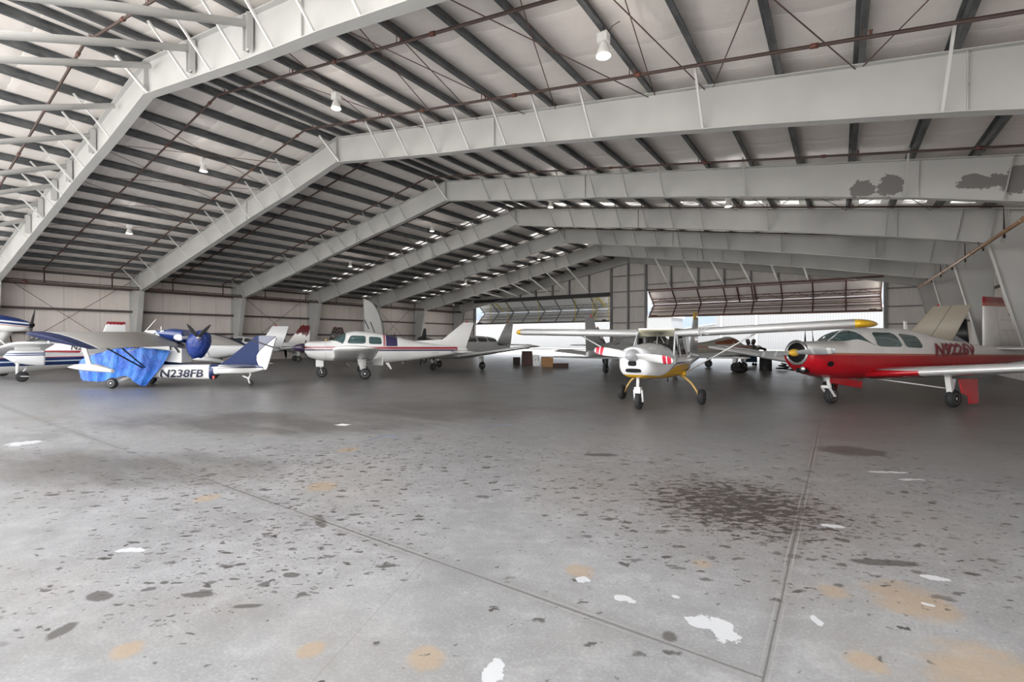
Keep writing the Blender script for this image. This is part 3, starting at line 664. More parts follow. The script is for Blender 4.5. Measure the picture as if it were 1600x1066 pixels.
class Fus:
    """body of revolution-like shape: tables of top, bottom, half width, height of the widest line, roundness above and below"""
    def __init__(s, top, bot, wid, mid=None, nu=2.4, nl=2.4):
        s.top, s.bot, s.wid, s.mid = top, bot, wid, mid; s.nu, s.nl = nu, nl
        s.x0 = min(top[0][0], top[-1][0]); s.x1 = max(top[0][0], top[-1][0])
    def prm(s, x):
        t, b, w = pchip(s.top, x), pchip(s.bot, x), pchip(s.wid, x)
        m = pchip(s.mid, x) if s.mid else (t + b) / 2
        m = min(max(m, b + .01), t - .01)
        g = lambda q: pchip(q, x) if isinstance(q, list) else q
        return t, b, w, m, g(s.nu), g(s.nl)
    def pt(s, x, a, off=0.):
        t, b, w, m, nu, nl = s.prm(x); c, q = math.cos(a), math.sin(a)
        n, h = (nu, t - m) if c >= 0 else (nl, m - b)
        w += off; h += off
        return Vector((x, w * math.copysign(abs(q) ** (2 / n), q), m + h * math.copysign(abs(c) ** (2 / n), c)))
    def side(s, x, z):
        t, b, w, m, nu, nl = s.prm(x)
        n, h, d = (nu, t - m, z - m) if z >= m else (nl, m - b, m - z)
        return w * max(0., 1 - min(1., d / max(h, 1e-4)) ** n) ** (1 / n)
    def mesh(s, N=32, dx=.12, a0=None, a1=None, x0=None, x1=None):
        a = s.x0 if x0 is None else x0; b = s.x1 if x1 is None else x1
        k = max(6, int((b - a) / dx)); xs = [b + (a - b) * i / k for i in range(k + 1)]
        return MB().loft([[s.pt(x, 2 * PI * j / N) for j in range(N)] for x in xs])
    def patch(s, quad, sgn=1, off=.006, n=7., R=5, K=28):
        """rounded window on the side; quad = four (x, z) corners"""
        A, B, C2, D = [Vector(q) for q in quad]; mb = MB(); vs = []
        def m(u, v):
            u, v = (u + 1) / 2, (v + 1) / 2
            p = A * (1 - u) * (1 - v) + B * u * (1 - v) + C2 * u * v + D * (1 - u) * v
            return Vector((p.x, sgn * (s.side(p.x, p.y) + off), p.y))
        vs.append(m(0, 0)); fs = []
        for r in range(1, R + 1):
            for k in range(K):
                a = 2 * PI * k / K; c, q = math.cos(a), math.sin(a)
                e = r / R / (abs(c) ** n + abs(q) ** n) ** (1 / n)
                vs.append(m(c * e, q * e))
        for k in range(K): fs.append((0, 1 + k, 1 + (k + 1) % K))
        for r in range(R - 1):
            for k in range(K):
                a, b = 1 + r * K + k, 1 + r * K + (k + 1) % K
                fs.append((a, a + K, b + K, b))
        return mb.add(vs, fs, True)
    def shield(s, xb, xt, xs, amax=1.35, off=.006, nx=10, na=24):
        """windscreen: from base xb to top xt on the centre line, lower corners swept back to xs"""
        rows = []
        for i in range(nx + 1):
            u = i / nx; row = []
            for j in range(na + 1):
                v = -1 + 2 * j / na
                base = xb + (xs - xb) * abs(v) ** 2.2; topx = xt + (xs - .02 - xt) * abs(v) ** 6
                row.append(s.pt(base + (topx - base) * u, v * amax, off))
            rows.append(row)
        return MB().loft(rows, caps=False, closed=False)
    def text(s, string, x0, z0, h, wscale=1., sgn=1, shear=0., off=.02, bold=0.):
        cu = bpy.data.curves.new('lettering', 'FONT'); cu.body = string; cu.size = 1.; cu.offset = bold; cu.resolution_u = 3
        to = bpy.data.objects.new('lettering', cu); COL.objects.link(to)
        dg = bpy.context.evaluated_depsgraph_get(); me = bpy.data.meshes.new_from_object(to.evaluated_get(dg))
        COL.objects.unlink(to); bpy.data.objects.remove(to)
        bm = bmesh.new(); bm.from_mesh(me); bpy.data.meshes.remove(me)
        for _ in range(2 if s is not None else 0):
            bmesh.ops.triangulate(bm, faces=bm.faces[:]); bmesh.ops.subdivide_edges(bm, edges=[e for e in bm.edges if e.calc_length() > .12], cuts=1)
        bmesh.ops.triangulate(bm, faces=bm.faces[:])
        k = h / .70; mb = MB(); vs = []
        for v in bm.verts:
            u, w = v.co.x * k * wscale, v.co.y * k; u += w * shear
            if s is None: vs.append(Vector((u, w, 0)))
            else:
                x = x0 - sgn * u; z = z0 + w; vs.append(Vector((x, sgn * (s.side(x, z) + off), z)))
        fs = [[v.index for v in f.verts] for f in bm.faces]; bm.free()
        return mb.add(vs, fs)
def airfoil(t, n=10, camber=.02):
    up, lo = [], []
    for i in range(n + 1):
        x = (1 - math.cos(PI * i / n)) / 2
        y = 5 * t * (.2969 * math.sqrt(x) - .126 * x - .3516 * x * x + .2843 * x**3 - .1036 * x**4)
        c = camber * 4 * x * (1 - x); up.append((x, c + y)); lo.append((x, c - y))
    return up[::-1] + lo[1:-1]          # trailing edge over the top to the nose and back underneath
def wing(secs, rounded=True, vertical=False):
    """secs: (x_le, y, z, chord, thickness, twist degrees); last one is the tip"""
    secs = [tuple(q) for q in secs]
    if rounded:
        a, b = Vector(secs[-2][:3]), Vector(secs[-1][:3]); d = (b - a).normalized(); x, y, z, c, t, w = secs[-1]
        for e, cs, ts in ((.05, .97, .85), (.10, .90, .6), (.135, .8, .35), (.15, .68, .12)):
            p = Vector((x, y, z)) + d * e * min(1., c); secs.append((p.x - c * (1 - cs) * .45, p.y, p.z, c * cs, t * ts, w))
    rings = []
    for x, y, z, c, t, w in secs:
        cw, sw = math.cos(math.radians(w)), math.sin(math.radians(w)); r = []
        for u, v in airfoil(t, camber=0 if vertical else .018):
            u2, v2 = u * c, v * c
            dx, dz = u2 * cw - v2 * sw * -1, -u2 * sw + v2 * cw
            r.append((x - dx, y + dz, z) if vertical else (x - dx, y, z + dz))
        rings.append(r)
    return MB().loft(rings)
TYRE = mat('black_tyre_rubber', color=(.022, .022, .024), rough=.75, var=.2)
HUB = mat('wheel_hub_metal', color=(.62, .62, .60), rough=.35, metal=.6)
HUBDARK = mat('dark_wheel_hub', color=(.10, .10, .10), rough=.5)
WPAINT = mat('white_aircraft_paint', color=(.80, .80, .79), rough=.28, coat=.4, var=.03)
DUSTY = mat('dusty_grey_paint', color=(.44, .445, .45), rough=.45, var=.10)
SILVER = mat('bare_silver_skin', color=(.60, .60, .59), rough=.30, metal=.55, var=.08)
CHROME = mat('polished_metal', color=(.72, .72, .72), rough=.16, metal=.9)
BLK = mat('black_plastic', color=(.012, .012, .013), rough=.6, spec=.12)
GLASS = mat('tinted_teal_glazing', color=(.045, .095, .098), rough=.06, spec=.9, coat=.8)
GLASSD = mat('smoked_glazing', color=(.035, .042, .04), rough=.07, spec=.8, coat=.6)
REDL = mat('red_beacon_lens', color=(.55, .03, .03), rough=.2, coat=.6)
def clear_glass():
    m = bpy.data.materials.new('clear_plexiglass'); m.use_nodes = True; nt = m.node_tree; X.nt = nt
    nt.nodes.remove(nt.nodes['Principled BSDF']); out = nt.nodes['Material Output']
    t = nt.nodes.new('ShaderNodeBsdfTransparent'); t.inputs[0].default_value = (.90, .92, .91, 1); g = nt.nodes.new('ShaderNodeBsdfGlossy'); g.inputs['Roughness'].default_value = .03
    f = nt.nodes.new('ShaderNodeFresnel'); f.inputs[0].default_value = 1.5; mxs = nt.nodes.new('ShaderNodeMixShader')
    nt.links.new((X(f.outputs[0]) * .9 + .05).k, mxs.inputs[0]); nt.links.new(t.outputs[0], mxs.inputs[1]); nt.links.new(g.outputs[0], mxs.inputs[2]); nt.links.new(mxs.outputs[0], out.inputs[0])
    return m
CLEAR = clear_glass()

def wheel(par, x, y, r, w=.15, hub=HUB, z=None):
    z = r if z is None else z; n = []
    for k in range(13):
        a = -PI / 2 + PI * k / 12; n.append((r * .70 + r * .30 * math.cos(a), w / 2 * math.sin(a)))
    prof = [(r * .55, -w * .44)] + n + [(r * .55, w * .44)]
    o = MB().lathe(prof, (x, y, z), (0, 1, 0), 28).build('wheel', TYRE, par)
    q = MB().lathe([(.001, -w * .47), (r * .16, -w * .47), (r * .2, -w * .40), (r * .46, -w * .40), (r * .57, -w * .46), (r * .57, w * .46), (r * .46, w * .40), (r * .2, w * .40), (r * .16, w * .47), (.001, w * .47)], (x, y, z), (0, 1, 0), 20)
    q.build('hub', hub, o); return o
def prop(par, x, z, rad, ang=0., bm=BLK, sm=None, sr=.13, sl=.26, blades=2, d=1, tipm=None, w=.13, y=0.):
    q = MB()
    for k in range(blades):
        a = ang + 2 * PI * k / blades; rings = []
        u, v = Vector((0, math.cos(a), math.sin(a))), Vector((0, -math.sin(a), math.cos(a)))
        for f in (0., .12, .25, .45, .7, .88, .97, 1.):
            c = w * (.45 + 1.1 * f - 1.05 * f * f) * (1 if f < .9 else (.75 if f < .98 else .35)); tw = math.radians(62 - 46 * f); th = .03 * (1 - .75 * f)
            ch = v * math.cos(tw) + Vector((1, 0, 0)) * math.sin(tw) * d; nn = u.cross(ch)
            o = Vector((x, y, z)) + u * (rad * f)
            rings.append([o + ch * (c * math.cos(t)) + nn * (th * math.sin(t)) for t in [2 * PI * j / 10 for j in range(10)]])
        q.loft(rings)
    o = q.build('propeller', [bm], par)
    if sm:
        s = MB().lathe([(sr, -.06), (sr, 0), (sr * .93, sl * .3), (sr * .72, sl * .6), (sr * .4, sl * .86), (.001, sl)], (x, y, z), (d, 0, 0), 20); s.build('spinner', sm, o)
    return o
def leg(par, pts, r, m_, name='landing_gear_leg'):
    return MB().tube(pts, r, 10).build(name, m_, par)
def root(name, loc, h, label, cat='airplane', group=None):
    r = empty(name, (loc[0], loc[1], 0), math.atan2(h[1], h[0]), label=label, category=cat)
    if group: r['group'] = group
    return r
# ================================================================ red and white low-wing plane, right
R = root('airplane', (.99, 15.02), (-.5664, -.8241), 'red and white low-wing plane lettered N9226V, right of the yellow-bellied plane')
RED = mat('bright_red_paint', color=(.50, .012, .022), rough=.25, coat=.5, var=.05)
DKRED = mat('dark_red_lettering', color=(.20, .012, .02), rough=.4)
F = Fus(top=[(3.12, 1.40), (2.95, 1.44), (2.6, 1.455), (2.12, 1.455), (1.75, 1.66), (1.3, 1.75), (.67, 1.775), (-.16, 1.77), (-.8, 1.71), (-1.44, 1.59), (-2.12, 1.50), (-2.82, 1.44), (-3.9, 1.33), (-6., 1.20)],
        bot=[(3.12, .98), (2.95, .80), (2.7, .69), (2.3, .62), (1.1, .57), (-.5, .60), (-2., .66), (-4., .74), (-6., .86)],
        wid=[(3.12, .32), (2.95, .42), (2.6, .50), (2.0, .56), (.8, .58), (-.4, .55), (-2., .42), (-4., .27), (-6., .12)],
        mid=[(3.12, 1.18), (2.3, 1.10), (.8, 1.12), (-2., 1.12), (-6., 1.12)], nu=[(3.1, 2.3), (2., 2.6), (0, 2.7), (-6., 2.2)], nl=3.0)
def liv(b):
    x, y, z = coords(); zb = 1.10 + x * .018 
    nose = ramp(x, 2.55, 3.1); zb = zb - nose * .0
    c = mixc(ramp(noise(vec(x, y, z), 3.), .3, .7), (.80, .79, .77), (.74, .73, .71))
    c = mixc(z < zb + .055, c, (.42, .16, .10)); c = mixc(z < zb + .012, c, (.42, .02, .03))
    c = mixc(z < zb - .035 + ramp(x, .5, 2.4) * .035, c, (.43, .006, .014))
    k = ((X.op('FRACT', x * .9) < .006) + 0.) 
    return mixc(k * .4, c, (.25, .2, .2))
F.mesh(36, .09).build('fuselage', mat('red_white_livery', liv, rough=.3, coat=.15, spec=.4), R)
for q in ([(1.30, 1.335), (.38, 1.315), (.54, 1.655), (1.27, 1.665)], [(.27, 1.31), (-.42, 1.285), (-.27, 1.585), (.40, 1.645)]):
    for s in (1, -1): F.patch(q, s).build('window', GLASS, R)
F.shield(2.1, 1.62, 1.36, 1.28).build('windshield', GLASS, R)
MB().bar((2.1, 0, 1.47), (1.62, 0, 1.735), .03, .015).build('windshield_post', WPAINT, R)
F.text('N9226V', -.92, 1.105, .285, 1.5, 1, bold=.05).build('registration', DKRED, R)
# nose bowl: dark cooling intakes round a polished ring, propeller
MB().lathe([(.275, -.03), (.285, .01), (.27, .03), (.235, .035), (.215, .015), (.215, -.02), (.26, -.03), (.275, -.03)], (3.12, 0, 1.20), (1, 0, 0), 32).build('nose_ring', CHROME, R)
MB().lathe([(.22, 0), (.22, .012), (.001, .012)], (3.12, 0, 1.20), (1, 0, 0), 24).build('cooling_intake', BLK, R)
F.patch([(2.78, .90), (2.62, .90), (2.62, 1.02), (2.78, 1.02)], 1, .008, 2.).build('exhaust_opening', BLK, R)
q = MB().box((3.0, .05, .80), (.14, .2, .10)); q.build('air_scoop', BLK, R)
MB().lathe([(.001, .03), (.05, .03), (.06, 0), (.06, -.02)], (3.09, .12, .84), (1, .3, 0), 12).build('landing_light', CHROME, R)
PB = mat('striped_silver_blade', (lambda b: (lambda x, y, z: mixc(((y.abs() - .45).abs() < .03) + ((y.abs() - .80).abs() < .04), (.46, .48, .49), (.80, .79, .76)))(*coords())), rough=.3, metal=.35)
YTIP = mat('yellow_spinner_paint', color=(.72, .42, .04), rough=.35)
prop(R, 3.2, 1.20, .94, math.radians(4), PB, YTIP, .085, .16, w=.12)
def half_wing(par, secs, m_, s): return wing([(x, y * s, z, c, t, w) for x, y, z, c, t, w in secs]).build('wing', m_, par)
def mwing(b):
    x, y, z = coords(); k = y.abs() < 1.12 + (x - .8) * .12
    c = mixc(ramp(noise(vec(x, y, z), 2.), .3, .7), (.74, .74, .74), (.68, .68, .68))
    return mixc(k * (z < .80), c, (.50, .012, .022))
WM = mat('white_wing_red_root', mwing, rough=.22, coat=.4, metal=.15)
for s in (1, -1):
    half_wing(R, [(1.55, .45, .70, 2.3, .12, 2), (.82, 1.15, .775, 1.75, .14, 2), (.70, 5.2, 1.22, .95, .12, 0)], WM, s)
    w2 = MB().bar((-.85, s * 1.2, .80), (-.62, s * 3.4, 1.02), .25, .03); w2.build('flap', WPAINT, R)
# fin with upright front edge, tailplane
def mfin(b):
    x, y, z = coords(); c = mixc(ramp(noise(vec(x, y, z), 4.), .3, .7), (.78, .77, .75), (.70, .69, .68))
    c = mixc(z > 2.43, c, (.42, .14, .09)); c = mixc(z > 2.53, c, (.30, .012, .02))
    k = (((z - 2.05).abs() < .005) + ((z - 1.75).abs() < .005)) * ((x + 4.85 + (z - 1.3) * .0) < 0)
    return mixc(k + ((x + 4.85 - (z - 1.3) * .20).abs() < .008), c, (.3, .3, .3))
wing([(-4.10, 0, 1.22, 2.0, .08, 0), (-4.08, 0, 2.69, .98, .08, 0)], False, True).build('fin', mat('white_fin_red_cap', mfin, rough=.3, coat=.3), R)
for s in (1, -1): half_wing(R, [(-4.3, .05, 1.24, 1.35, .08, 0), (-4.55, 1.75, 1.24, .75, .08, 0)], WPAINT, s)
for o in R.children:
    pass
MB().prism([(-.66, -.012, 1.74), (-.80, -.012, 1.71), (-.72, -.012, 1.95), (-.64, -.012, 1.96)], (0, .024, 0)).build('antenna', WPAINT, R)
# landing gear
leg(R, [(2.12, 0, .66), (2.05, 0, .30)], .045, WPAINT); MB().bar((2.2, .09, .40), (2.0, .09, .18), .05, .025).bar((2.2, -.09, .40), (2.0, -.09, .18), .05, .025).bar((2.16, -.1, .4), (2.16, .1, .4), .06, .06).build('nose_fork', WPAINT, R)
wheel(R, 2.0, 0, .19, .14)
MB().bar((2.15, .10, .58), (1.12, .12, .42), .02, .17).build('nose_gear_door', RED, R)
for s in (1, -1):
    MB().bar((.30, s * 1.39, .72), (.20, s * 1.39, .30), .10, .07).bar((.05, s * 1.39, .62), (.16, s * 1.39, .36), .05, .04).build('landing_gear_leg', WPAINT, R)
    wheel(R, .12, s * 1.40, .20, .15)
    MB().prism([(.14, s * 1.50, .64), (-.50, s * 1.52, .62), (-.46, s * 1.56, .08), (-.12, s * 1.56, .09), (-.1, s * 1.55, .25), (.1, s * 1.53, .33)], (0, s * .02, 0)).build('gear_door', RED, R)
MB().tube([(1.0, .1, .60), (.22, 1.3, .42)], .014, 6).build('retraction_rod', WPAINT, R)

# ================================================================ white low-wing plane with red and blue stripes, left of centre
R = root('airplane', (-15.68, 12.68), (-.5936, -.8048), 'white low-wing plane with thin red and navy stripes and a navy band behind its windows')
F = Fus(top=[(2.38, 1.36), (2.30, 1.40), (1.93, 1.425), (1.45, 1.46), (1.14, 1.62), (.80, 1.785), (.5, 1.82), (.14, 1.80), (-.51, 1.72), (-1.08, 1.60), (-1.77, 1.44), (-2.6, 1.31), (-3.4, 1.20), (-4.1, 1.10)],
        bot=[(2.38, .98), (2.28, .84), (2.13, .75), (1.79, .67), (1.05, .61), (.15, .55), (-.54, .52), (-1.24, .57), (-1.72, .62), (-2.71, .76), (-3.57, .88), (-4.1, .97)],
        wid=[(2.38, .36), (2.2, .46), (1.6, .54), (.5, .58), (-.5, .56), (-1.7, .42), (-3., .24), (-4.1, .06)], mid=[(2.38, 1.15), (1., 1.1), (-4.1, 1.04)], nu=[(2.4, 2.6), (0, 2.8), (-4, 2.2)], nl=3.)
def liv2(b):
    x, y, z = coords()
    c = mixc(ramp(noise(vec(x, y, z), 3.), .3, .7), (.81, .81, .80), (.77, .77, .765))
    NAVY, RD = (.045, .035, .10), (.36, .02, .045)
    aft = x < .75
    t = ramp(x, .7, -3.6)            # stripes spread toward the tail
    c = mixc(((z - 1.19).abs() < .024) * (x > .95), c, RD); c = mixc(((z - 1.095).abs() < .028) * (x > .95), c, NAVY); c = mixc(((z - 1.125).abs() < .012) * (x > .95), c, (.62, .35, .36))
    zc = 1.165 - t * .035
    c = mixc(((z - zc).abs() < .042) * aft * (x > -3.62), c, RD)
    c = mixc(((z - (zc - .095)).abs() < .032) * aft * (x > -3.62), c, NAVY)
    c = mixc(((z - (zc - .052)).abs() < .008) * aft * (x > -3.62), c, (.70, .55, .55))
    up = z > 1.22
    c = mixc((x < -.52) * (x > -.595) * up, c, RD); c = mixc((x < -.545) * (x > -.555) * up, c, (.8, .8, .8))
    c = mixc((x < -.62) * (x > -1.07) * up, c, NAVY)
    c = mixc(((x - 1.62).abs() < .005) + 0., c, (.4, .4, .42))
    return c
LV = mat('white_striped_livery', liv2, rough=.27, coat=.4)
F.mesh(36, .09).build('fuselage', LV, R)
for q in ([(.86, 1.335), (.16, 1.325), (.15, 1.635), (.72, 1.655)], [(.035, 1.315), (-.46, 1.30), (-.43, 1.575), (.03, 1.61)]):
    for s in (1, -1): F.patch(q, s).build('window', GLASS, R)
F.shield(1.43, .90, 1.02, 1.30).build('windshield', GLASS, R)
F.text('N9372L', -2.46, .905, .07, 1., 1).build('registration', mat('grey_lettering', color=(.35, .35, .36), rough=.5), R)
MUSKNOSE = mat('dark_purple_spinner', color=(.035, .02, .055), rough=.35, coat=.3)
prop(R, 2.44, 1.17, .95, math.radians(8), BLK, MUSKNOSE, .17, .42)
F2 = MB().lathe([(.30, -.02), (.31, .0), (.2, .015), (.001, .015)], (2.37, 0, 1.16), (1, 0, 0), 24); F2.build('cooling_intake', BLK, R)
for s in (1, -1):
    half_wing(R, [(1.38, .42, .70, 1.45, .15, 2), (1.28, 2.2, .90, 1.4, .15, 1), (1.27, 4.72, 1.20, 1.38, .14, 0)], WPAINT, s)
    MB().bar((-.10, s * 1.0, .66), (-.32, s * 3.0, .74), .02, .30).build('flap', WPAINT, R)
    wing([(-3.3, s * .05, .98, .85, .1, 0), (-3.35, s * 1.75, .98, .75, .1, 0)]).build('tailplane', WPAINT, R)
wing([(-1.2, 0, 1.08, 2.85, .03, 0), (-1.75, 0, 1.43, 2.38, .03, 0), (-2.98, 0, 1.49, 1.17, .07, 0), (-3.90, 0, 2.22, .47, .08, 0)], False, True).build('fin', WPAINT, R)
MB().lathe([(.04, 0), (.04, .03), (.02, .07), (.001, .075)], (-4.05, 0, 2.22), (0, 0, 1), 12).build('beacon', REDL, R)
MB().lathe([(.001, .03), (.03, .03), (.03, -.02)], (1.62, .1, 1.47), (0, 0, 1), 10).build('defroster_vent', YTIP, R)
leg(R, [(1.86, 0, .70), (1.80, 0, .30)], .05, WPAINT); MB().box((1.86, 0, .56), (.28, .16, .26)).build('leg_fairing', WPAINT, R)
MB().bar((1.82, .09, .34), (1.78, .09, .18), .05, .02).build('nose_fork', WPAINT, R); wheel(R, 1.78, 0, .20, .14)
for s in (1, -1):
    MB().loft([[(.34 + a, s * 1.5 + b, .76) for a, b in ((-.16, -.07), (.16, -.07), (.16, .07), (-.16, .07))], [(.28 + a, s * 1.5 + b, .36) for a, b in ((-.10, -.05), (.10, -.05), (.10, .05), (-.10, .05))]]).build('landing_gear_leg', WPAINT, R)
    wheel(R, .22, s * 1.5, .215, .16)
MB().prism([(-.72, .3, .56), (-.86, .3, .30), (-.80, .3, .30), (-.60, .3, .54)], (0, .2, 0)).build('boarding_step', CHROME, R)
MB().tube([(.95, .2, .60), (.62, .2, .34)], .008, 5).build('antenna', CHROME, R)
MB().lathe([(.03, 0), (.03, .05), (.001, .06)], (-1.32, .1, .56), (0, 0, -1), 10).build('drain_mast', WPAINT, R)
MB().tube([(-3.66, 0, .92), (-3.72, 0, .62)], .012, 6).build('tail_tie_down', CHROME, R)

# ================================================================ high-wing plane facing the camera, yellow belly
R = root('airplane', (-3.53, 11.446), (.0068, -1.), 'white high-wing plane facing the camera with a yellow belly and red-tipped propeller')
F = Fus(top=[(1.86, 1.33), (1.6, 1.36), (1.2, 1.395), (.78, 1.415), (.55, 1.40), (.4, 1.36), (-.2, 1.30), (-.9, 1.28), (-1.4, 1.27), (-2.4, 1.15), (-3.8, 1.02)],
        bot=[(1.86, .86), (1.80, .73), (1.55, .665), (1.0, .625), (.0, .59), (-.6, .61), (-1.4, .68), (-2.6, .80), (-3.8, .90)],
        wid=[(1.86, .24), (1.78, .33), (1.4, .42), (.75, .50), (0, .53), (-.8, .50), (-1.6, .34), (-3.8, .06)],
        mid=[(1.86, 1.05), (.75, .98), (-1., 1.0), (-3.8, .97)], nu=[(1.9, 2.6), (.8, 2.1), (0., 2.6), (-3.8, 2.2)], nl=[(1.9, 3.), (.5, 3.6), (-3.8, 2.2)])
def liv3(b):
    x, y, z = coords()
    yl = .715 + ramp(x, 1.3, 1.8) * .045
    up = ramp(x, 1.35, .35); up = up * up * (3. - up * 2.)
    yl = yl + up * .20
    c = mixc(ramp(noise(vec(x, y, z), 3.), .3, .7), (.80, .81, .82), (.76, .77, .78))
    grey = (z > 1.17 + ramp(x, 1.8, .8) * -.12) * (x > .36)
    c = mixc(grey, c, (.56, .57, .58))
    c = mixc(x < -.72, c, (.58, .575, .56))
    aft = (x > -.72)
    c = mixc((z < yl + .06 * up) * aft, c, (.06, .06, .15)); c = mixc((z < yl + .025 * up) * aft, c, (.70, .62, .5))
    c = mixc((z < yl) * aft, c, (.66, .37, .012))
    return c
F.mesh(40, .07).build('fuselage', mat('white_grey_yellow_livery', liv3, rough=.27, coat=.4), R)
MB().box((1.875, -.005, 0), (.02, .0, .0))
def rbox(c, d, r, ax='x', n=24, e=4.):
    ring = []
    for k in range(n):
        a = 2 * PI * k / n; cc, q = math.cos(a), math.sin(a); m_ = 1 / (abs(cc) ** e + abs(q) ** e) ** (1 / e); ring.append((cc * m_ * d[1] / 2, q * m_ * d[2] / 2))
    return MB().loft([[(c[0] + o, c[1] + u, c[2] + v) for u, v in ring] for o in (-d[0] / 2, d[0] / 2)])
rbox((1.80, -.02, .995), (.14, .18, .105), 0).build('cooling_intake', BLK, R)
rbox((1.805, .0, .85), (.12, .33, .085), 0).build('radiator_intake', BLK, R)
P92P = mat('white_blade_red_tip', (lambda b: (lambda x, y, z: mixc(((y.abs() - .665).abs() < .035) + ((y.abs() - .76).abs() < .04), (.82, .82, .81), (.55, .03, .06)))(*coords())), rough=.25, coat=.3)
GREYSP = mat('grey_spinner', color=(.46, .47, .49), rough=.35)
prop(R, 1.93, 1.17, .84, math.radians(-7), P92P, GREYSP, .13, .22, w=.145)
# cabin: posts, roof, glazing and what shows through it
CREAM = mat('cream_cabin_lining', color=(.66, .60, .46), rough=.7)
GPAINT = mat('grey_white_paint', color=(.64, .65, .66), rough=.3, coat=.3)
RT = 1.66
q = MB().prism([(.30, -.42, RT), (.30, .42, RT), (-1.05, .40, RT - .02), (-1.05, -.40, RT - .02)], (0, 0, .07)); q.build('cabin_roof', CREAM, R)
q = MB().prism([(.33, -.42, RT + .07), (.33, .42, RT + .07), (-1.1, .40, RT + .05), (-1.1, -.40, RT + .05)], (0, 0, .03)); q.build('roof_skin', GPAINT, R)
for s in (1, -1):
    MB().tube([(.62, s * .49, 1.12), (.32, s * .43, RT)], .022, 8).build('windshield_post', GPAINT, R)
    MB().bar((.30, s * .45, RT + .02), (.20, s * .52, 1.10), .10, .03, up=(0, 1, 0)).build('door_post', GPAINT, R)
    MB().bar((-.33, s * .45, RT), (-.42, s * .51, 1.10), .16, .03, up=(0, 1, 0)).build('door_post', GPAINT, R)
    MB().prism([(.26, s * .485, 1.52), (-.12, s * .475, 1.53), (-.34, s * .515, 1.13), (.42, s * .52, 1.10), (.34, s * .50, 1.3)], (0, s * .008, 0)).build('side_window', GLASSD, R)
    MB().prism([(.62, s * .515, 1.14), (-.42, s * .52, 1.14), (-.42, s * .50, .95), (.62, s * .50, .95)], (0, s * .01, 0)).build('door_sill', GPAINT, R)
    MB().prism([(-.36, s * .50, 1.12), (-.34, s * .445, RT), (-1.0, s * .40, RT - .02), (-1.5, s * .30, 1.2), (-1.0, s * .44, 1.12)], (0, s * .008, 0)).build('rear_window', CLEAR, R)
rows = []
for i in range(7):
    u = i / 6; row = []
    for j in range(17):
        v = -1 + j / 8
        zb = F.pt(.66 - .06 * abs(v) ** 2, v * 1.2).z; p = Vector((.70 - .10 * v * v, v * .485, max(zb, 1.10)))
        t = Vector((.33, v * .42, RT + .05)); r_ = p.lerp(t, u); r_.x += .07 * math.sin(PI * u) * (1 - v * v); row.append(r_)
    rows.append(row)
MB().loft(rows, caps=False, closed=False).build('windshield', CLEAR, R)
MB().prism([(.50, -.46, 1.12), (.50, .46, 1.12), (.50, .40, 1.34), (.50, .2, 1.42), (.50, -.2, 1.42), (.50, -.40, 1.34)], (-.06, 0, 0)).build('instrument_panel', BLK, R)
for s in (1, -1):
    MB().loft([[(-.35 - .25 * t, s * .22 + a, 1.0 + .52 * t + b) for a, b in ((-.19, -.03), (.19, -.03), (.17, .08), (-.17, .08))] for t in (0, .5, .9, 1.)]).build('seat_back', mat('dark_seat_cloth', color=(.05, .045, .042), rough=.85), R)
MB().tube([(.34, .05, RT), (.60, .10, 1.40)], .008, 6).tube([(.34, .05, RT), (.55, .38, 1.20)], .008, 6).build('cabin_brace', WPAINT, R)
MB().prism([(.24, -.41, 1.565), (.24, .41, 1.565), (.31, .42, RT + .06), (.31, -.42, RT + .06)], (-.05, 0, 0)).build('spar_cover', CREAM, R)
MB().box((.285, .13, 1.645), (.03, .11, .03)).build('placard', mat('grey_placard', color=(.30, .28, .22), rough=.6), R)
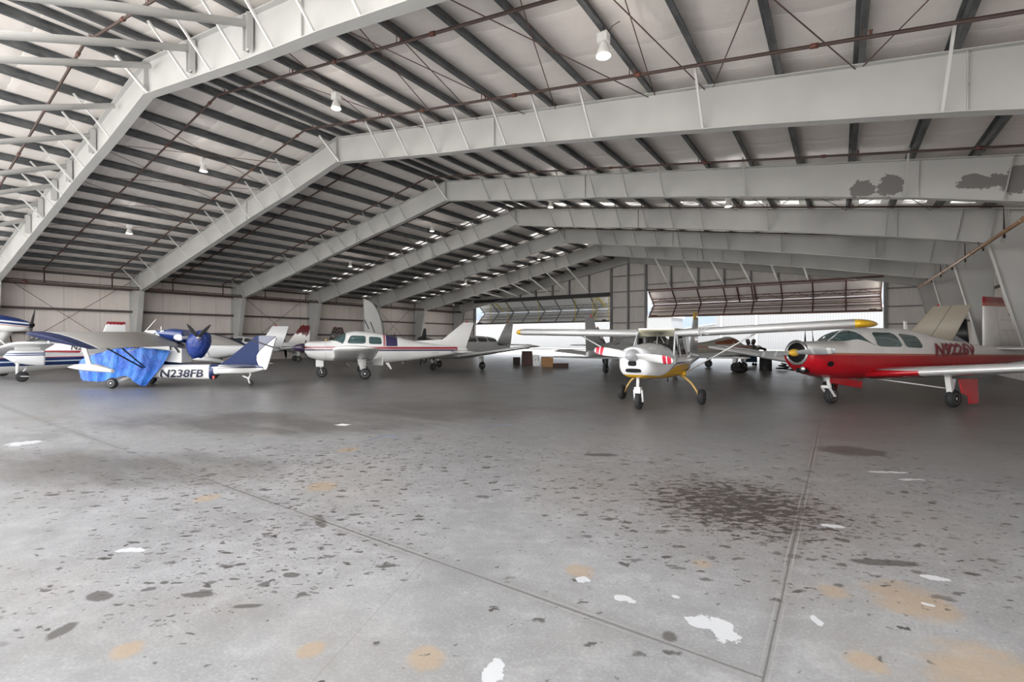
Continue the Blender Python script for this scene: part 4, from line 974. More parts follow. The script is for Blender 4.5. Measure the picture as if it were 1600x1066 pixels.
# wing with yellow tips, struts
def pw(b):
    x, y, z = coords(); c = mixc(ramp(noise(vec(x, y, z), 2.5), .3, .7), (.74, .745, .75), (.68, .685, .69))
    c = mixc(((y.abs() - 1.0).abs() < .006) * .5, c, (.4, .4, .4))
    return mixc(y.abs() > 3.78, c, (.70, .42, .015))
PW = mat('white_wing_yellow_tip', pw, rough=.22, coat=.4, metal=.1)
for s, k in ((1, .040), (-1, .014)):
    wing([(.36, s * .40, 1.635, 1.40, .135, 2), (.36, s * 3.78, 1.64 + k * 3.9, 1.38, .135, 2)], rounded=False).build('wing', PW, R)
    o = R.children[-1]
    z0 = 1.64 + k * 3.9; rr = []
    for f in (0, .25, .5, .7, .85, .95, 1.):
        c = 1.38 * math.sqrt(max(.0, 1 - f * f)) if f < 1 else .12; c = max(c, .3 if f > .9 else c); 
        rr.append((.36 - (1.38 - c) * .55, s * (3.78 + .38 * f), z0, c, .135, 2))
    wing(rr, rounded=False).build('wing_tip', PW, R)
    MB().loft([[Vector(p) + Vector((a, 0, b)) for a, b in ((.045, 0), (0, .018), (-.045, 0), (0, -.018))] for p in ((-.30, s * .50, .70), (.0, s * 2.15, 1.60 + k * 2.2))]).build('wing_strut', WPAINT, R)
    MB().bar((.02, s * 2.05, 1.585 + k * 2.1), (.02, s * 2.3, 1.60 + k * 2.3), .16, .05).build('strut_fitting', WPAINT, R)
    wing([(-3.25, s * .03, .96, .60, .1, 0), (-3.3, s * 1.4, .96, .55, .1, 0)]).build('tailplane', GPAINT, R)
    leg(R, [(-.05, s * .46, .66), (-.02, s * .58, .60), (.0, s * .72, .48), (.0, s * .84, .30), (0, s * .88, .185)], [.04, .032, .026, .022, .02], mat('gold_spring_leg', color=(.55, .36, .12), rough=.35, metal=.3))
    wheel(R, 0, s * .95, .18, .135, HUBDARK)
    MB().lathe([(.001, .06), (.07, .03), (.08, -.03)], (-.20, s * .50, .67), (0, s, 0), 12).build('strut_fairing', mat('yellow_belly_paint', color=(.66, .37, .012), rough=.3, coat=.3), R)
GJC = mat('faded_grey_lettering', color=(.33, .34, .35), rough=.5)
T2 = Fus.text(None, 'IJC', 0, 0, .15, 1., 1); T2.xf(Matrix.Translation((.365, .93, 1.60)) @ Matrix(((0, 0, 1, 0), (1, 0, 0, 0), (0, 1, 0, 0), (0, 0, 0, 1)))).build('wing_lettering', GJC, R)
wing([(-2.55, 0, 1.02, 1.25, .08, 0), (-3.22, 0, 2.10, .62, .08, 0)], False, True).build('fin', GPAINT, R)
wing([(-3.22, 0, 2.10, .62, .09, 0), (-3.32, 0, 2.33, .50, .08, 0)], False, True).build('fin_cap', mat('yellow_fin_cap', color=(.66, .40, .02), rough=.3, coat=.3), R)
leg(R, [(1.56, 0, .72), (1.58, 0, .46)], .035, WPAINT)
MB().box((1.56, 0, .42), (.12, .13, .13)).bar((1.56, .085, .42), (1.50, .085, .17), .03, .045).bar((1.56, -.085, .42), (1.50, -.085, .17), .03, .045).build('nose_fork', WPAINT, R)
wheel(R, 1.50, 0, .18, .12, HUBDARK)
MB().tube([(1.2, .1, .66), (1.2, .12, .58), (1.15, .3, .58)], .02, 6).build('exhaust_pipe', HUBDARK, R)
MB().tube([(.6, .35, .63), (.6, .35, .54)], .012, 6).build('drain_mast', BLK, R)
# ================================================================ taildragger with pusher engine, lettered N238FB
NAVY = mat('navy_blue_paint', color=(.012, .035, .15), rough=.28, coat=.4)
TUBE = mat('dark_metal_tube', color=(.06, .06, .07), rough=.4, metal=.4)
A = root('airplane', (-15.57, 7.88), (-.8252, -.5648), 'white and navy pusher plane lettered N238FB with grey wing and blue-covered engine')
F = Fus(top=[(5.1, .70), (4.7, .86), (3.9, 1.02), (3.2, 1.03), (2.95, .84), (2.7, .755), (2.0, .735), (1.0, .70), (0., .69), (-.45, .62)],
        bot=[(5.1, .52), (4.7, .38), (3.6, .30), (2.8, .27), (1.14, .215), (1.06, .37), (0, .42), (-.45, .52)],
        wid=[(5.1, .1), (4.5, .34), (3.2, .42), (2.2, .34), (1.1, .24), (0, .12), (-.45, .04)], nu=3.5, nl=3.5)
def liv4(b):
    x, y, z = coords(); N_ = (.008, .022, .10)
    c = mixc((z > .70 - ramp(x, 1.2, .9) * .12) + ((x < 1.17) * (x > 1.03)), (.80, .80, .79), N_)
    return mixc(((z - .66).abs() < .025) * (x < .9), c, (.78, .78, .78))
F.mesh(28, .07).build('fuselage', mat('white_navy_hull_livery', liv4, rough=.28, coat=.4), A)
F.text('N238FB', 2.63, .315, .235, 1.16, 1, .22, bold=.02).build('registration', mat('black_navy_lettering', color=(.012, .015, .045), rough=.4), A)
MB().prism([(3.3, -.22, 1.02), (3.34, -.22, 1.40), (2.35, -.22, 1.34), (2.02, -.22, 1.20), (2.02, -.22, .76), (2.6, -.22, .80)], (0, .46, 0)).build('engine_pylon', WPAINT, A)
MB().tube([(2.3, .26, 1.34), (2.16, .28, 1.2), (2.08, .27, 1.08)], .025, 6).box((2.2, .26, 1.31), (.2, .1, .12)).tube([(2.36, .27, 1.3), (2.34, .28, 1.16)], .02, 6).build('engine_fittings', TUBE, A)
def gw(b):
    x, y, z = coords(); n = noise(vec(x * .6, y * 2., 0.), 4., 4., .6)
    c = mixc(ramp(n, .3, .75), (.50, .475, .44), (.41, .395, .37))
    k = y.abs() > 3.28 - (3.5 - x) * .02
    c = mixc(k, c, (.006, .014, .07)); return mixc(((y.abs() - 3.22).abs() < .035), c, (.72, .72, .72))
GW = mat('dusty_grey_wing_navy_tip', gw, rough=.5)
for s in (1, -1):
    wing([(3.56, .02 * s, 1.70, 1.6, .11, 14.5), (3.58, 3.5 * s, 1.655, 1.6, .11, 14.5)]).build('wing', GW, A)
    S_ = Fus(top=[(3.5, .76), (3.2, .84), (2.9, .85), (2.3, .70)], bot=[(3.5, .74), (3.2, .68), (2.9, .64), (2.3, .60)], wid=[(3.5, .02), (3.2, .14), (2.8, .16), (2.3, .05)], nl=2.)
    S_.mesh(20, .08).xf(Matrix.Translation((0, s * 2.5, 0))).build('wing_float', WPAINT, A)
    MB().bar((3.14, s * 2.5, 1.52), (2.93, s * 2.5, .82), .11, .04, up=(0, 1, 0)).build('float_strut', WPAINT, A)
    MB().tube([(3.2, s * 2.25, 1.54), (2.9, s * .68, .62)], .022, 6).build('wing_strut', TUBE, A)
    MB().tube([(2.6, s * 2.05, 1.40), (2.84, s * .68, .64)], .022, 6).build('wing_strut', TUBE, A)
    MB().tube([(2.75, s * 1.5, 1.12), (2.6, s * .9, 1.38)], .016, 6).build('jury_strut', WPAINT, A)
    MB().bar((3.5, s * .3, .36), (3.72, s * .72, .17), .09, .05).build('landing_gear_leg', WPAINT, A)
    wheel(A, 3.75, s * .80, .165, .13)
    wing([(.62, s * .05, .665, .85, .08, 0), (.45, s * 1.25, .665, .62, .08, 0)]).build('tailplane', WPAINT, A)
def orca(b):
    x, y, z = coords(); n = noise(vec(x * 1.4, y, z * 3.), 3.2, 2., .4)
    c = mixc(ramp(n + ramp(x, 3.1, 2.5) * .55, .72, .76), (.80, .80, .80), (.012, .035, .15))
    e = ((x - 2.13) / .15).pow(2.) + ((z - 1.55) / .10).pow(2.)
    return mixc(e < 1., c, (.80, .80, .80))
P_ = Fus(top=[(3.36, 1.775), (3.1, 1.79), (2.75, 1.80), (2.45, 1.84), (2.0, 1.80)], bot=[(3.36, 1.74), (3.1, 1.67), (2.75, 1.55), (2.4, 1.43), (2.0, 1.38)], wid=[(3.36, .015), (3.0, .12), (2.5, .22), (2.0, .26)])
P_.mesh(24, .06).build('engine_nacelle', mat('navy_white_whale_paint', orca, rough=.2, coat=.6), A)
MB().tube([(3.34, 0, 1.76), (3.0, 0, 2.14)], .01, 6).build('antenna', WPAINT, A)
MB().lathe([(.05, 0), (.04, .04), (.02, .06), (.012, .2), (.001, .21)], (3.5, -.9, 1.73), (0, 0, 1), 10).build('wing_light', WPAINT, A)
q = MB()
for tip in ((1.78, .34, 1.97), (.98, .44, 1.95)):
    h_, t_ = Vector((1.40, .40, 1.56)), Vector(tip); d = (t_ - h_); sd_ = d.cross(Vector((0, 1, 0))).normalized(); tn = d.cross(sd_).normalized()
    q.loft([[h_ + d * f + sd_ * (w_ * math.cos(a)) + tn * (.014 * math.sin(a)) for a in [2 * PI * k / 10 for k in range(10)]] for f, w_ in ((0, .03), (.2, .05), (.5, .06), (.8, .045), (1., .015))])
q.build('propeller', BLK, A); MB().lathe([(.06, -.05), (.06, .03), (.03, .08), (.001, .09)], (1.39, .37, 1.54), (-.1, 1, .1), 14).build('propeller_hub', CHROME, A)
def fint(b):
    x, y, z = coords(); return mixc((z > 1.12 + (x + .2) * 1.2) * (x < -.30), (.006, .02, .09), (.22, .23, .28))
MB().prism([(.99, -.03, .68), (.72, -.03, .84), (-.20, -.03, 1.60), (-.43, -.03, 1.62), (-.84, -.03, 1.60), (-.30, -.03, 1.14), (-.22, -.03, .9), (-.34, -.03, .62), (-.30, -.03, .56), (.2, -.03, .6)], (0, .06, 0)).build('fin', mat('navy_fin_grey_top', fint, rough=.42, spec=.25), A)
MB().prism([(-.85, -.035, 1.56), (-.52, -.035, 1.30), (-.33, -.035, 1.13), (-.24, -.035, .98), (-.235, -.035, .84), (-.28, -.035, .70), (-.38, -.035, .58), (-.47, -.035, .53), (-.53, -.035, .53), (-.57, -.035, .6), (-.66, -.035, .9)], (0, .07, 0)).build('rudder', WPAINT, A)
MB().tube([(-.02, .05, 1.50), (-.78, .05, 1.24)], .02, 6).build('tail_brace', TUBE, A)
MB().tube([(.02, 0, .55), (-.02, 0, .36), (.05, 0, .24), (-.02, .05, .09)], .028, 8).bar((.22, 0, .33), (.0, 0, .24), .07, .04).build('tail_wheel_leg', WPAINT, A)
wheel(A, -.02, 0, .085, .06, HUBDARK)
MB().box((1.0, .26, .30), (.06, .03, .10)).build('warning_flag', mat('red_white_flag', color=(.6, .10, .08), rough=.7), A)
# tarpaulin over its nose and cockpit
TARP = mat('blue_tarpaulin', (lambda b: (lambda x, y, z: (link_in(b, 'Roughness', noise(vec(x, y, z), 9., 3.) * .25 + .22), bump_from(b, noise(vec(x * .7, y * 1.2, z * .5), 6., 5., .65), 1., .10), mixc(ramp(noise(vec(x * .5, y, z * .45), 5., 4., .6), .42, .62), (.006, .085, .46), (.03, .20, .68)))[2])(*coords())), rough=.3, spec=.5)
def Wp(x, y, z): return Vector((-15.57 - .8252 * x + .5648 * y, 7.88 - .5648 * x - .8252 * y, z))
rows = []; rnd = random.Random(3)
NX, NV = 46, 40
for i in range(NX + 1):
    u = i / NX; xt = 5.32 + (2.27 - 5.32) * u; xb = 5.16 + (2.92 - 5.16) * u
    zt_ = pchip([(5.4, .82), (5.2, .90), (4.48, 1.10), (3.91, 1.24), (3.2, 1.27), (2.2, 1.15)], xt)
    zb_ = pchip([(5.3, .36), (5.1, .26), (4.37, .19), (4.0, .26), (3.55, .37), (3.2, .16), (2.98, .045), (2.9, .10)], xb)
    wd = pchip([(5.4, .08), (5.2, .24), (4.7, .42), (3.2, .47), (2.2, .42)], xt)
    row = []
    for j in range(NV + 1):
        v = -1 + 2 * j / NV; a = abs(v); s = max(0., (a - .30) / .70)
        yy = wd * min(1., (a / .30) ** .75) + .11 * s + .045 * math.sin(8.5 * xt + 2.6 * s + 1.8 * math.sin(3 * xt)) * s ** .6 + .022 * math.sin(21 * xt + 6 * s + math.sin(5 * xt))
        far_ = v > 0; x = xt + (xb - xt) * (s ** 1.3 if not far_ else min(1., s ** .8 * 1.1)); z = zt_ - (.05 * (a / .3) ** 2 if a < .3 else .05) + (max(zb_, .3 if v > 0 else 0) - zt_ + .05) * s
        z += .012 * math.sin(17 * xt + 4 * v) * (1 - s)
        row.append(Wp(x, math.copysign(yy, -v), z))
    rows.append(row)
q = MB().loft(rows, caps=False, closed=False)
keep = [k for k in range(len(q.f)) if not (k // NV > 28 and abs(k % NV - NV / 2 + .5) < 5.5)]      # left open along the top where the pylon stands
q.f = [q.f[k] for k in keep]; q.m = [q.m[k] for k in keep]; q.s = [q.s[k] for k in keep]
q.build('tarpaulin', TARP, loc=Wp(3.8, 0, 0), category='tarpaulin', label='bright blue tarpaulin draped over the nose and cockpit of the N238FB plane')
COVER = mat('royal_blue_engine_cover', (lambda b: (lambda x, y, z: (bump_from(b, noise(vec(x, y, z * .6), 11., 5., .6), 1., .06), mixc(ramp(noise(vec(x, y, z), 8., 4., .6), .35, .7), (.004, .022, .17), (.012, .055, .34)))[1])(*coords())), rough=.3, spec=.6, coat=.3)
rings = []
for i in range(25):
    t = i / 24; z = .90 + .83 * t; r = .33 * math.sqrt(max(.02, 1 - (2 * abs(t - .5) / 1.08) ** 3.4)) * (.72 + .28 * min(1, t * 2.2))
    rings.append([Wp(1.64 + .14 * (.5 - t) + r * .98 * math.cos(a) * (1 + .025 * math.sin(5 * a + 7 * t) + .035 * math.sin(11 * a - 9 * t) + .03 * math.sin(19 * a + 15 * t)), r * math.sin(a) * (1 + .03 * math.sin(4 * a + 8 * t)), z + .02 * math.sin(3 * a + 9 * t) * (t < .95)) for a in [2 * PI * k / 32 for k in range(32)]])
t_ = Vector(rings[-1][0]); cc = sum((Vector(p) for p in rings[-1]), Vector()) / 32
for f, dz in ((.75, .035), (.45, .055), (.12, .062)): rings.append([cc + (Vector(p) - cc) * f + Vector((0, 0, dz)) for p in rings[24]])
MB().loft(rings).build('engine_cover', COVER, loc=Wp(1.64, 0, .88), category='engine cover', label='dark blue plastic cover wrapped round the rear engine of the N238FB plane')

# ================================================================ amphibian at the far left edge
def Bc(l, d): return (-.5648 * d + .8252 * l, .8252 * d + .5648 * l)
L_ = root('airplane', (-25.86, 4.44), (-.0434, -.9991), 'white amphibian with navy stripes and a raised rear-facing engine at the left edge')
def livL(b):
    x, y, z = coords(); N_ = (.012, .035, .14); c = mixc(z > .83, (.78, .78, .77), (.60, .60, .61))
    c = mixc(((z - .73).abs() < .055) + ((z - .56).abs() < .07), c, N_); c = mixc((z - .645).abs() < .018, c, (.62, .74, .86))
    return mixc((z - .80).abs() < .014, c, (.35, .05, .06))
LVL = mat('white_hull_navy_stripes', livL, rough=.3, coat=.3)
F = Fus(top=[(4., .95), (2.6, 1.25), (1.5, 1.3), (.4, 1.08), (-1., .98), (-2.9, .90)], bot=[(4., .7), (3.2, .36), (1., .20), (-1., .30), (-2.9, .62)], wid=[(4., .06), (3., .42), (1., .55), (-1., .36), (-2.9, .06)], nl=1.8)
F.mesh(28, .1).build('hull', LVL, L_)
def livP(b):
    x, y, z = coords(); N_ = (.012, .03, .13); zz = z - (x + .2) * .11
    c = mixc(zz > 2.09, (.78, .78, .77), N_); c = mixc((zz - 2.115).abs() < .022, c, (.7, .76, .82)); c = mixc((zz - 2.04).abs() < .035, c, N_)
    c = mixc((zz - 1.965).abs() < .012, c, (.35, .06, .06)); return mixc(zz > 2.33, c, (.74, .75, .76))
P_ = Fus(top=[(2.2, 2.25), (1.8, 2.42), (.8, 2.45), (.1, 2.32), (-.25, 2.18)], bot=[(2.2, 2.0), (1.7, 1.86), (.6, 1.78), (-.1, 1.82), (-.25, 1.95)], wid=[(2.2, .16), (1.5, .28), (.4, .28), (-.25, .14)], nl=3)
P_.mesh(24, .08).build('engine_pod', mat('navy_striped_pod', livP, rough=.25, coat=.5), L_)
MB().loft([[(x + a * 1., b, z) for a, b in ((-.42, 0), (-.2, -.09), (.3, -.09), (.42, 0), (.3, .09), (-.2, .09))] for x, z in ((1.0, 1.0), (.75, 1.45), (.55, 1.9))]).build('pylon', WPAINT, L_)
pr = prop(L_, -.32, 2.05, .92, math.radians(42), HUBDARK, BLK, .11, .1, d=-1, w=.10)
for s in (1, -1):
    wing([(1.05, s * .4, .98, 1.5, .15, 1), (.80, s * 4.2, 1.34, 1.1, .13, 0)]).build('wing', WPAINT, L_)
    S_ = Fus(top=[(.85, .95), (.7, 1.13), (.0, 1.16), (-.1, 1.15)], bot=[(.85, .92), (.6, .74), (.2, .64), (-.1, .60)], wid=[(.85, .03), (.6, .13), (0, .17), (-.1, .16)], nl=1.8)
    def livS(b):
        x, y, z = coords(); return mixc(((z - 1.035).abs() < .018) + ((z - .975).abs() < .018), (.76, .77, .77), (.012, .035, .14))
    S_.mesh(20, .05).xf(Matrix.Translation((0, s * 3.75, 0))).build('wing_float', mat('white_float_navy_stripes', livS, rough=.3, coat=.3), L_)
    MB().box((.3, s * 3.75, 1.2), (.6, .05, .10)).build('float_pylon', WPAINT, L_)
    MB().tube([(.36, s * 2.1, 1.10), (.32, s * 2.1, .62), (.34, s * 2.12, .24)], [.055, .05, .04], 8).tube([(.55, s * 2.1, 1.0), (.36, s * 2.1, .62)], .022, 6).tube([(.1, s * 2.1, .50), (.28, s * 2.16, .20), (.04, s * 2.20, .18)], .03, 6).build('landing_gear_leg', WPAINT, L_)
    wheel(L_, .22, s * 2.12, .185, .15, HUBDARK)
    MB().tube([(.7, s * .1, 1.7), (.3, s * .5, 1.1)], .02, 6).build('pylon_strut', WPAINT, L_)
def fr(b):
    x, y, z = coords(); return mixc((z > 2.17 + ramp(noise(vec(x * 2., 0., z), 5., 3.), .3, .7) * -.07), (.74, .75, .75), (.28, .015, .025))
wing([(-1.7, 0, .92, 1.7, .06, 0), (-2.45, 0, 1.75, .82, .08, 0), (-2.62, 0, 2.25, .62, .08, 0)], False, True).build('fin', mat('white_fin_red_top', fr, rough=.35), L_)

# ================================================================ planes parked behind
def simple_plane(loc, h, label, livery, wcol=None, fincol=None, span=4.4, wz=.72, dih=.085, nose=2.2, tail=4.0, zc=1.0, ht=.55, wd=.52, fin_h=2.25, fin_sweep=.8, fin_c=(1.3, .65), glass=GLASS, spin=WPAINT, chord=(1.5, 1.1), cab=(1.2, -1.1, .42), pang=80, track=1.5, stab=1.6, stz=None, wings=(1, -1), gear=True, name='airplane', legm=None, winrows=2, sw=0.):
    r = root(name, loc, h, label); wcol = wcol or WPAINT; fincol = fincol or wcol; legm = legm or WPAINT
    ct = zc + ht * .42; a, b2, ch = cab
    F = Fus(top=[(nose, ct - .14), (nose - .3, ct - .02), (a + .15, ct + .02), ((a * .6 + .12), ct + ch * .75), (a * .3, ct + ch), (b2 + .5, ct + ch * .82), (b2 - .4, ct + ch * .35), (-tail * .7, zc + .24), (-tail, zc + .12)],
            bot=[(nose, zc - .14), (nose - .3, zc - ht * .72), (a, zc - ht * .85), (-.6, zc - ht * .85), (-tail * .6, zc - ht * .4), (-tail, zc - .06)],
            wid=[(nose, .24), (nose - .3, .38), (a, wd), (b2, wd * .92), (-tail * .65, .24), (-tail, .05)], mid=[(nose, zc + .05), (-tail, zc + .02)], nu=2.6, nl=3.)
    F.mesh(28, .14).build('fuselage', livery, r)
    if glass:
        zb = ct + .05; n = winrows; x1 = a - .45
        for k in range(n):
            xa = x1 - (x1 - b2) * k / n - .05; xb = x1 - (x1 - b2) * (k + 1) / n + .05
            zt2 = [min(pchip(F.top, xx) - .09, ct + ch * .78) for xx in (xa, xb)]
            for s in (1, -1): F.patch([(xa, zb), (xb, zb), (xb, max(zt2[1], zb + .12)), (xa, max(zt2[0], zb + .12))], s).build('window', glass, r)
        F.shield(a + .12, a * .42, a - .38, 1.25).build('windshield', glass, r)
    for s in wings:
        wing([(.75 + chord[0] * .1, s * wd * .7, wz, chord[0], .14, 2), (.75 - sw, s * span, wz + dih * span, chord[1], .12, 0)]).build('wing', wcol, r)
    sz_ = stz or zc + .12
    for s in (1, -1): wing([(-tail + .75, s * .04, sz_, .85, .09, 0), (-tail + .6, s * stab, sz_, .6, .09, 0)]).build('tailplane', wcol, r)
    zb = zc + .08; wing([(-tail + fin_c[0], 0, zb, fin_c[0] + .1, .06, 0), (-tail + fin_c[0] - fin_sweep - .2, 0, fin_h, fin_c[1], .08, 0)], False, True).build('fin', fincol, r)
    MB().lathe([(.04, 0), (.04, .04), (.001, .07)], (-tail + fin_c[0] - fin_sweep - .35, 0, fin_h), (0, 0, 1), 10).build('beacon', REDL, r)
    if spin: prop(r, nose + .02, zc + .07, .9, math.radians(pang), BLK, spin, .13, .26)
    if gear:
        leg(r, [(nose - .55, 0, zc - ht * .8), (nose - .62, 0, .3)], .04, legm); wheel(r, nose - .65, 0, .18, .13)
        for s in (1, -1):
            MB().loft([[(.05 + p, s * track + q_, wz + .04) for p, q_ in ((-.14, -.05), (.14, -.05), (.14, .05), (-.14, .05))], [(0 + p, s * track + q_, .30) for p, q_ in ((-.09, -.04), (.09, -.04), (.09, .04), (-.09, .04))]]).build('landing_gear_leg', legm, r)
            wheel(r, 0, s * (track + .02), .20, .15)
    return r, F
GREYPL = mat('grey_white_plane_paint', color=(.56, .565, .57), rough=.35, var=.06)
r, F = simple_plane((-16.07, 18.72), (-.05, -1.), 'grey low-wing plane with square side windows behind the tail of the striped plane', GREYPL, wcol=GREYPL, zc=1.06, ht=.62, span=4.7, dih=.115, wz=.62, tail=4.2, nose=2.5, fin_h=2.45, winrows=4, glass=GLASSD, cab=(1.3, -2.5, .40), wd=.56)
BLKL = mat('black_lettering', color=(.03, .03, .03), rough=.5)
F.text('N4085S', -2.65, 1.16, .17, 1.1, 1, .15, bold=.02).build('registration', BLKL, r)
GREYD = mat('weathered_grey_plane', color=(.43, .435, .44), rough=.42, var=.1)
r, F = simple_plane((-6.94, 19.6), (.043, .999), 'grey plane seen from behind, tall fin with red beacon above the yellow-tipped wing', GREYD, wcol=GREYD, zc=.98, ht=.5, wz=.70, dih=.06, span=3.9, tail=4.6, nose=2.1, fin_h=2.28, fin_sweep=.45, fin_c=(1.1, .62), stab=1.5, stz=.84, glass=None, chord=(1.8, 1.3), legm=TUBE)
COVERG = mat('grey_canvas_cover', (lambda b: (lambda x, y, z: mixc((noise(vec(x, y, z), 2.2, 4., .6) - .5).abs() < .012, (.40, .40, .415), (.08, .08, .10)))(*coords())), rough=.8, var=.1)
rows = []
for i in range(15):
    x = 1.3 - 2.9 * i / 14; rows.append([F.pt(x, a, .03 + .012 * math.sin(9 * x + 5 * a)) for a in [-1.75 + 3.5 * k / 20 for k in range(21)]])
hR = r
q = MB().loft(rows, caps=False, closed=False); q.xf(Matrix.Translation((-6.94, 19.6, 0)) @ Matrix.Rotation(math.atan2(.999, .043), 4, 'Z')).build('canopy_cover', COVERG, loc=(-6.94, 19.6, 1.0), category='canopy cover', label='grey canvas canopy cover with dark creases over the plane seen from behind')
STRF = mat('grey_fin_dark_red_stripes', (lambda b: (lambda x, y, z: mixc((X.op('FRACT', (z + x * .4) * 3.2) < .42) * (z > 1.3) * (z < 1.72), (.47, .475, .48), (.10, .025, .035)))(*coords())), rough=.4)
simple_plane((-10.3, 27.2), (.043, .999), 'grey plane with a dark-red striped fin deep in the hangar before the left door', GREYD, wcol=GREYD, fincol=STRF, zc=1.05, fin_h=2.1, tail=4.1, span=2.5, dih=.07, glass=GLASSD)
OLIVE = mat('olive_grey_skin', color=(.30, .285, .235), rough=.35, metal=.3, var=.1)
OLV = mat('olive_fuselage_red_line', (lambda b: (lambda x, y, z: mixc(((z - 1.12).abs() < .02) * (x > -1.5), (.31, .295, .25), (.35, .06, .05)))(*coords())), rough=.35, metal=.2)
BROWNG = mat('brown_tinted_glazing', color=(.16, .055, .03), rough=.15, coat=.5)
r, F = simple_plane((-4.89, 25.74), (.8252, .5648), 'olive metal plane with brown cockpit glass, behind the wing strut of the yellow-bellied plane', OLV, wcol=OLIVE, zc=1.0, ht=.5, span=4.2, dih=.04, wz=.78, tail=3.4, nose=1.8, fin_h=1.85, glass=BROWNG, cab=(.9, -.5, .42), winrows=1, pang=5, stab=1.3)
q = MB()
for k in range(6):
    a = 2 * PI * k / 6; q.lathe([(.09, 0), (.09, .12), (.11, .13), (.11, .16), (.09, .17), (.09, .24)], (1.55 - .1 * (k % 2), .14 * math.cos(a) * 1.6, 1.12 + .16 * math.sin(a)), (0, math.cos(a), math.sin(a)), 10)
q.build('exposed_engine', mat('dark_engine_metal', color=(.05, .04, .035), rough=.5), r)
RW = mat('white_red_navy_livery', (lambda b: (lambda x, y, z: mixc((z < .80) * (z > .72), mixc((z < .96) * (z > .84), (.74, .74, .73), (.28, .012, .025)), (.015, .03, .12)))(*coords())), rough=.3)
r, F = simple_plane((-31.6, 6.6), (-.8252, -.5648), 'white plane with a red band, lettered N2535C, behind the blue tarpaulin', RW, zc=1.02, span=2.0, tail=3.4, fin_h=1.72, glass=GLASSD, nose=2.0, stab=1.2, wings=(1, -1))
F.text('N2535C', -1.25, 1.0, .26, 1., 1, .15, bold=.02).build('registration', BLKL, r)
simple_plane((-25.53, 10.4), (-.8252, -.5648), 'grey-white plane with a pale upright rudder behind the navy tail of the N238FB plane', GREYPL, zc=1.0, span=3.5, tail=4.0, fin_h=2.13, fin_sweep=.55, fin_c=(1.1, .8), glass=GLASSD, wcol=GREYPL)
MAROON = mat('maroon_fin_white_flash', (lambda b: (lambda x, y, z: mixc((noise(vec(x, y, z * .6), 5., 2.) + (z - 1.95) * .8) < .42, (.11, .02, .025), (.72, .70, .68)))(*coords())), rough=.35)
simple_plane((-30.8, 15.26), (-.8252, -.5648), 'plane with a maroon fin by the left wall behind the pale rudder', GREYPL, fincol=MAROON, zc=1.05, span=2.4, tail=4.0, fin_h=2.36, fin_sweep=.75, glass=GLASSD, fin_c=(1.4, .55))
DKB = mat('dark_brown_plane_skin', color=(.16, .13, .11), rough=.4, var=.15)
BLKFIN = mat('black_speckled_fin', (lambda b: (lambda x, y, z: mixc(noise(vec(x, y, z), 9., 3.) > .58, (.03, .025, .025), (.25, .18, .16)))(*coords())), rough=.4)
simple_plane((-30.2, 19.26), (-.8252, -.5648), 'plane with a black fin tip showing above the windshield of the striped plane', GREYPL, fincol=BLKFIN, zc=1.0, tail=2.6, nose=1.6, fin_h=2.32, fin_sweep=.2, glass=None, wings=(), cab=(.7, -.9, .3))
simple_plane((-22.7, 23.24), (-.8252, -.5648), 'brown plane with an open cockpit showing above the rear fuselage of the striped plane', DKB, wcol=DKB, zc=1.05, span=3.2, tail=3.9, fin_h=1.4, glass=GLASSD, cab=(.8, -.3, .48), winrows=1, wd=.5, stab=1.2)
TAN = mat('tan_plane_paint', color=(.44, .39, .31), rough=.5, var=.05)
TANF = mat('tan_fin_with_hinge_line', (lambda b: (lambda x, y, z: mixc((x + 2.78 + (z - 1.15) * .52).abs() < .012, (.46, .41, .33), (.18, .15, .12)))(*coords())), rough=.5)
r, F = simple_plane((.05, 24.05), (-.8988, .4384), 'tan plane with a swept fin directly behind the red and white plane', TAN, wcol=TAN, fincol=TANF, zc=1.1, tail=3.4, nose=1.4, fin_h=2.68, fin_sweep=.95, fin_c=(1.5, 1.05), glass=None, wings=(), cab=(.7, -1., .3), stab=1.2, pang=90)
rows = []
for i in range(15):
    x = .9 - 2.6 * i / 14; rows.append([F.pt(x, a, .03 + .015 * math.sin(13 * x + 6 * a)) for a in [-1.6 + 3.2 * k / 20 for k in range(21)]])
MB().loft(rows, caps=False, closed=False).xf(Matrix.Translation((.05, 24.05, 0)) @ Matrix.Rotation(math.atan2(.4384, -.8988), 4, 'Z')).build('canopy_cover', mat('brown_canvas_cover', color=(.09, .055, .045), rough=.8, var=.3), loc=(.05, 24.05, 1.1), category='canopy cover', label='dark brown canvas cover over the tan plane behind the red and white one')
BWF = mat('black_and_grey_fin', (lambda b: (lambda x, y, z: mixc((z - 1.2) > (x + 3.9) * .75 + .2, mixc(z > 2.22, (.40, .40, .43), (.16, .02, .03)), (.02, .02, .022)))(*coords())), rough=.4)
simple_plane((.9, 28.9), (-.8988, .4384), 'plane with a black and grey fin, between the tan fin and the red-capped fin', GREYPL, fincol=BWF, zc=1.05, span=3.4, tail=3.9, fin_h=2.35, fin_sweep=.6, fin_c=(1.4, .6), glass=GLASSD)

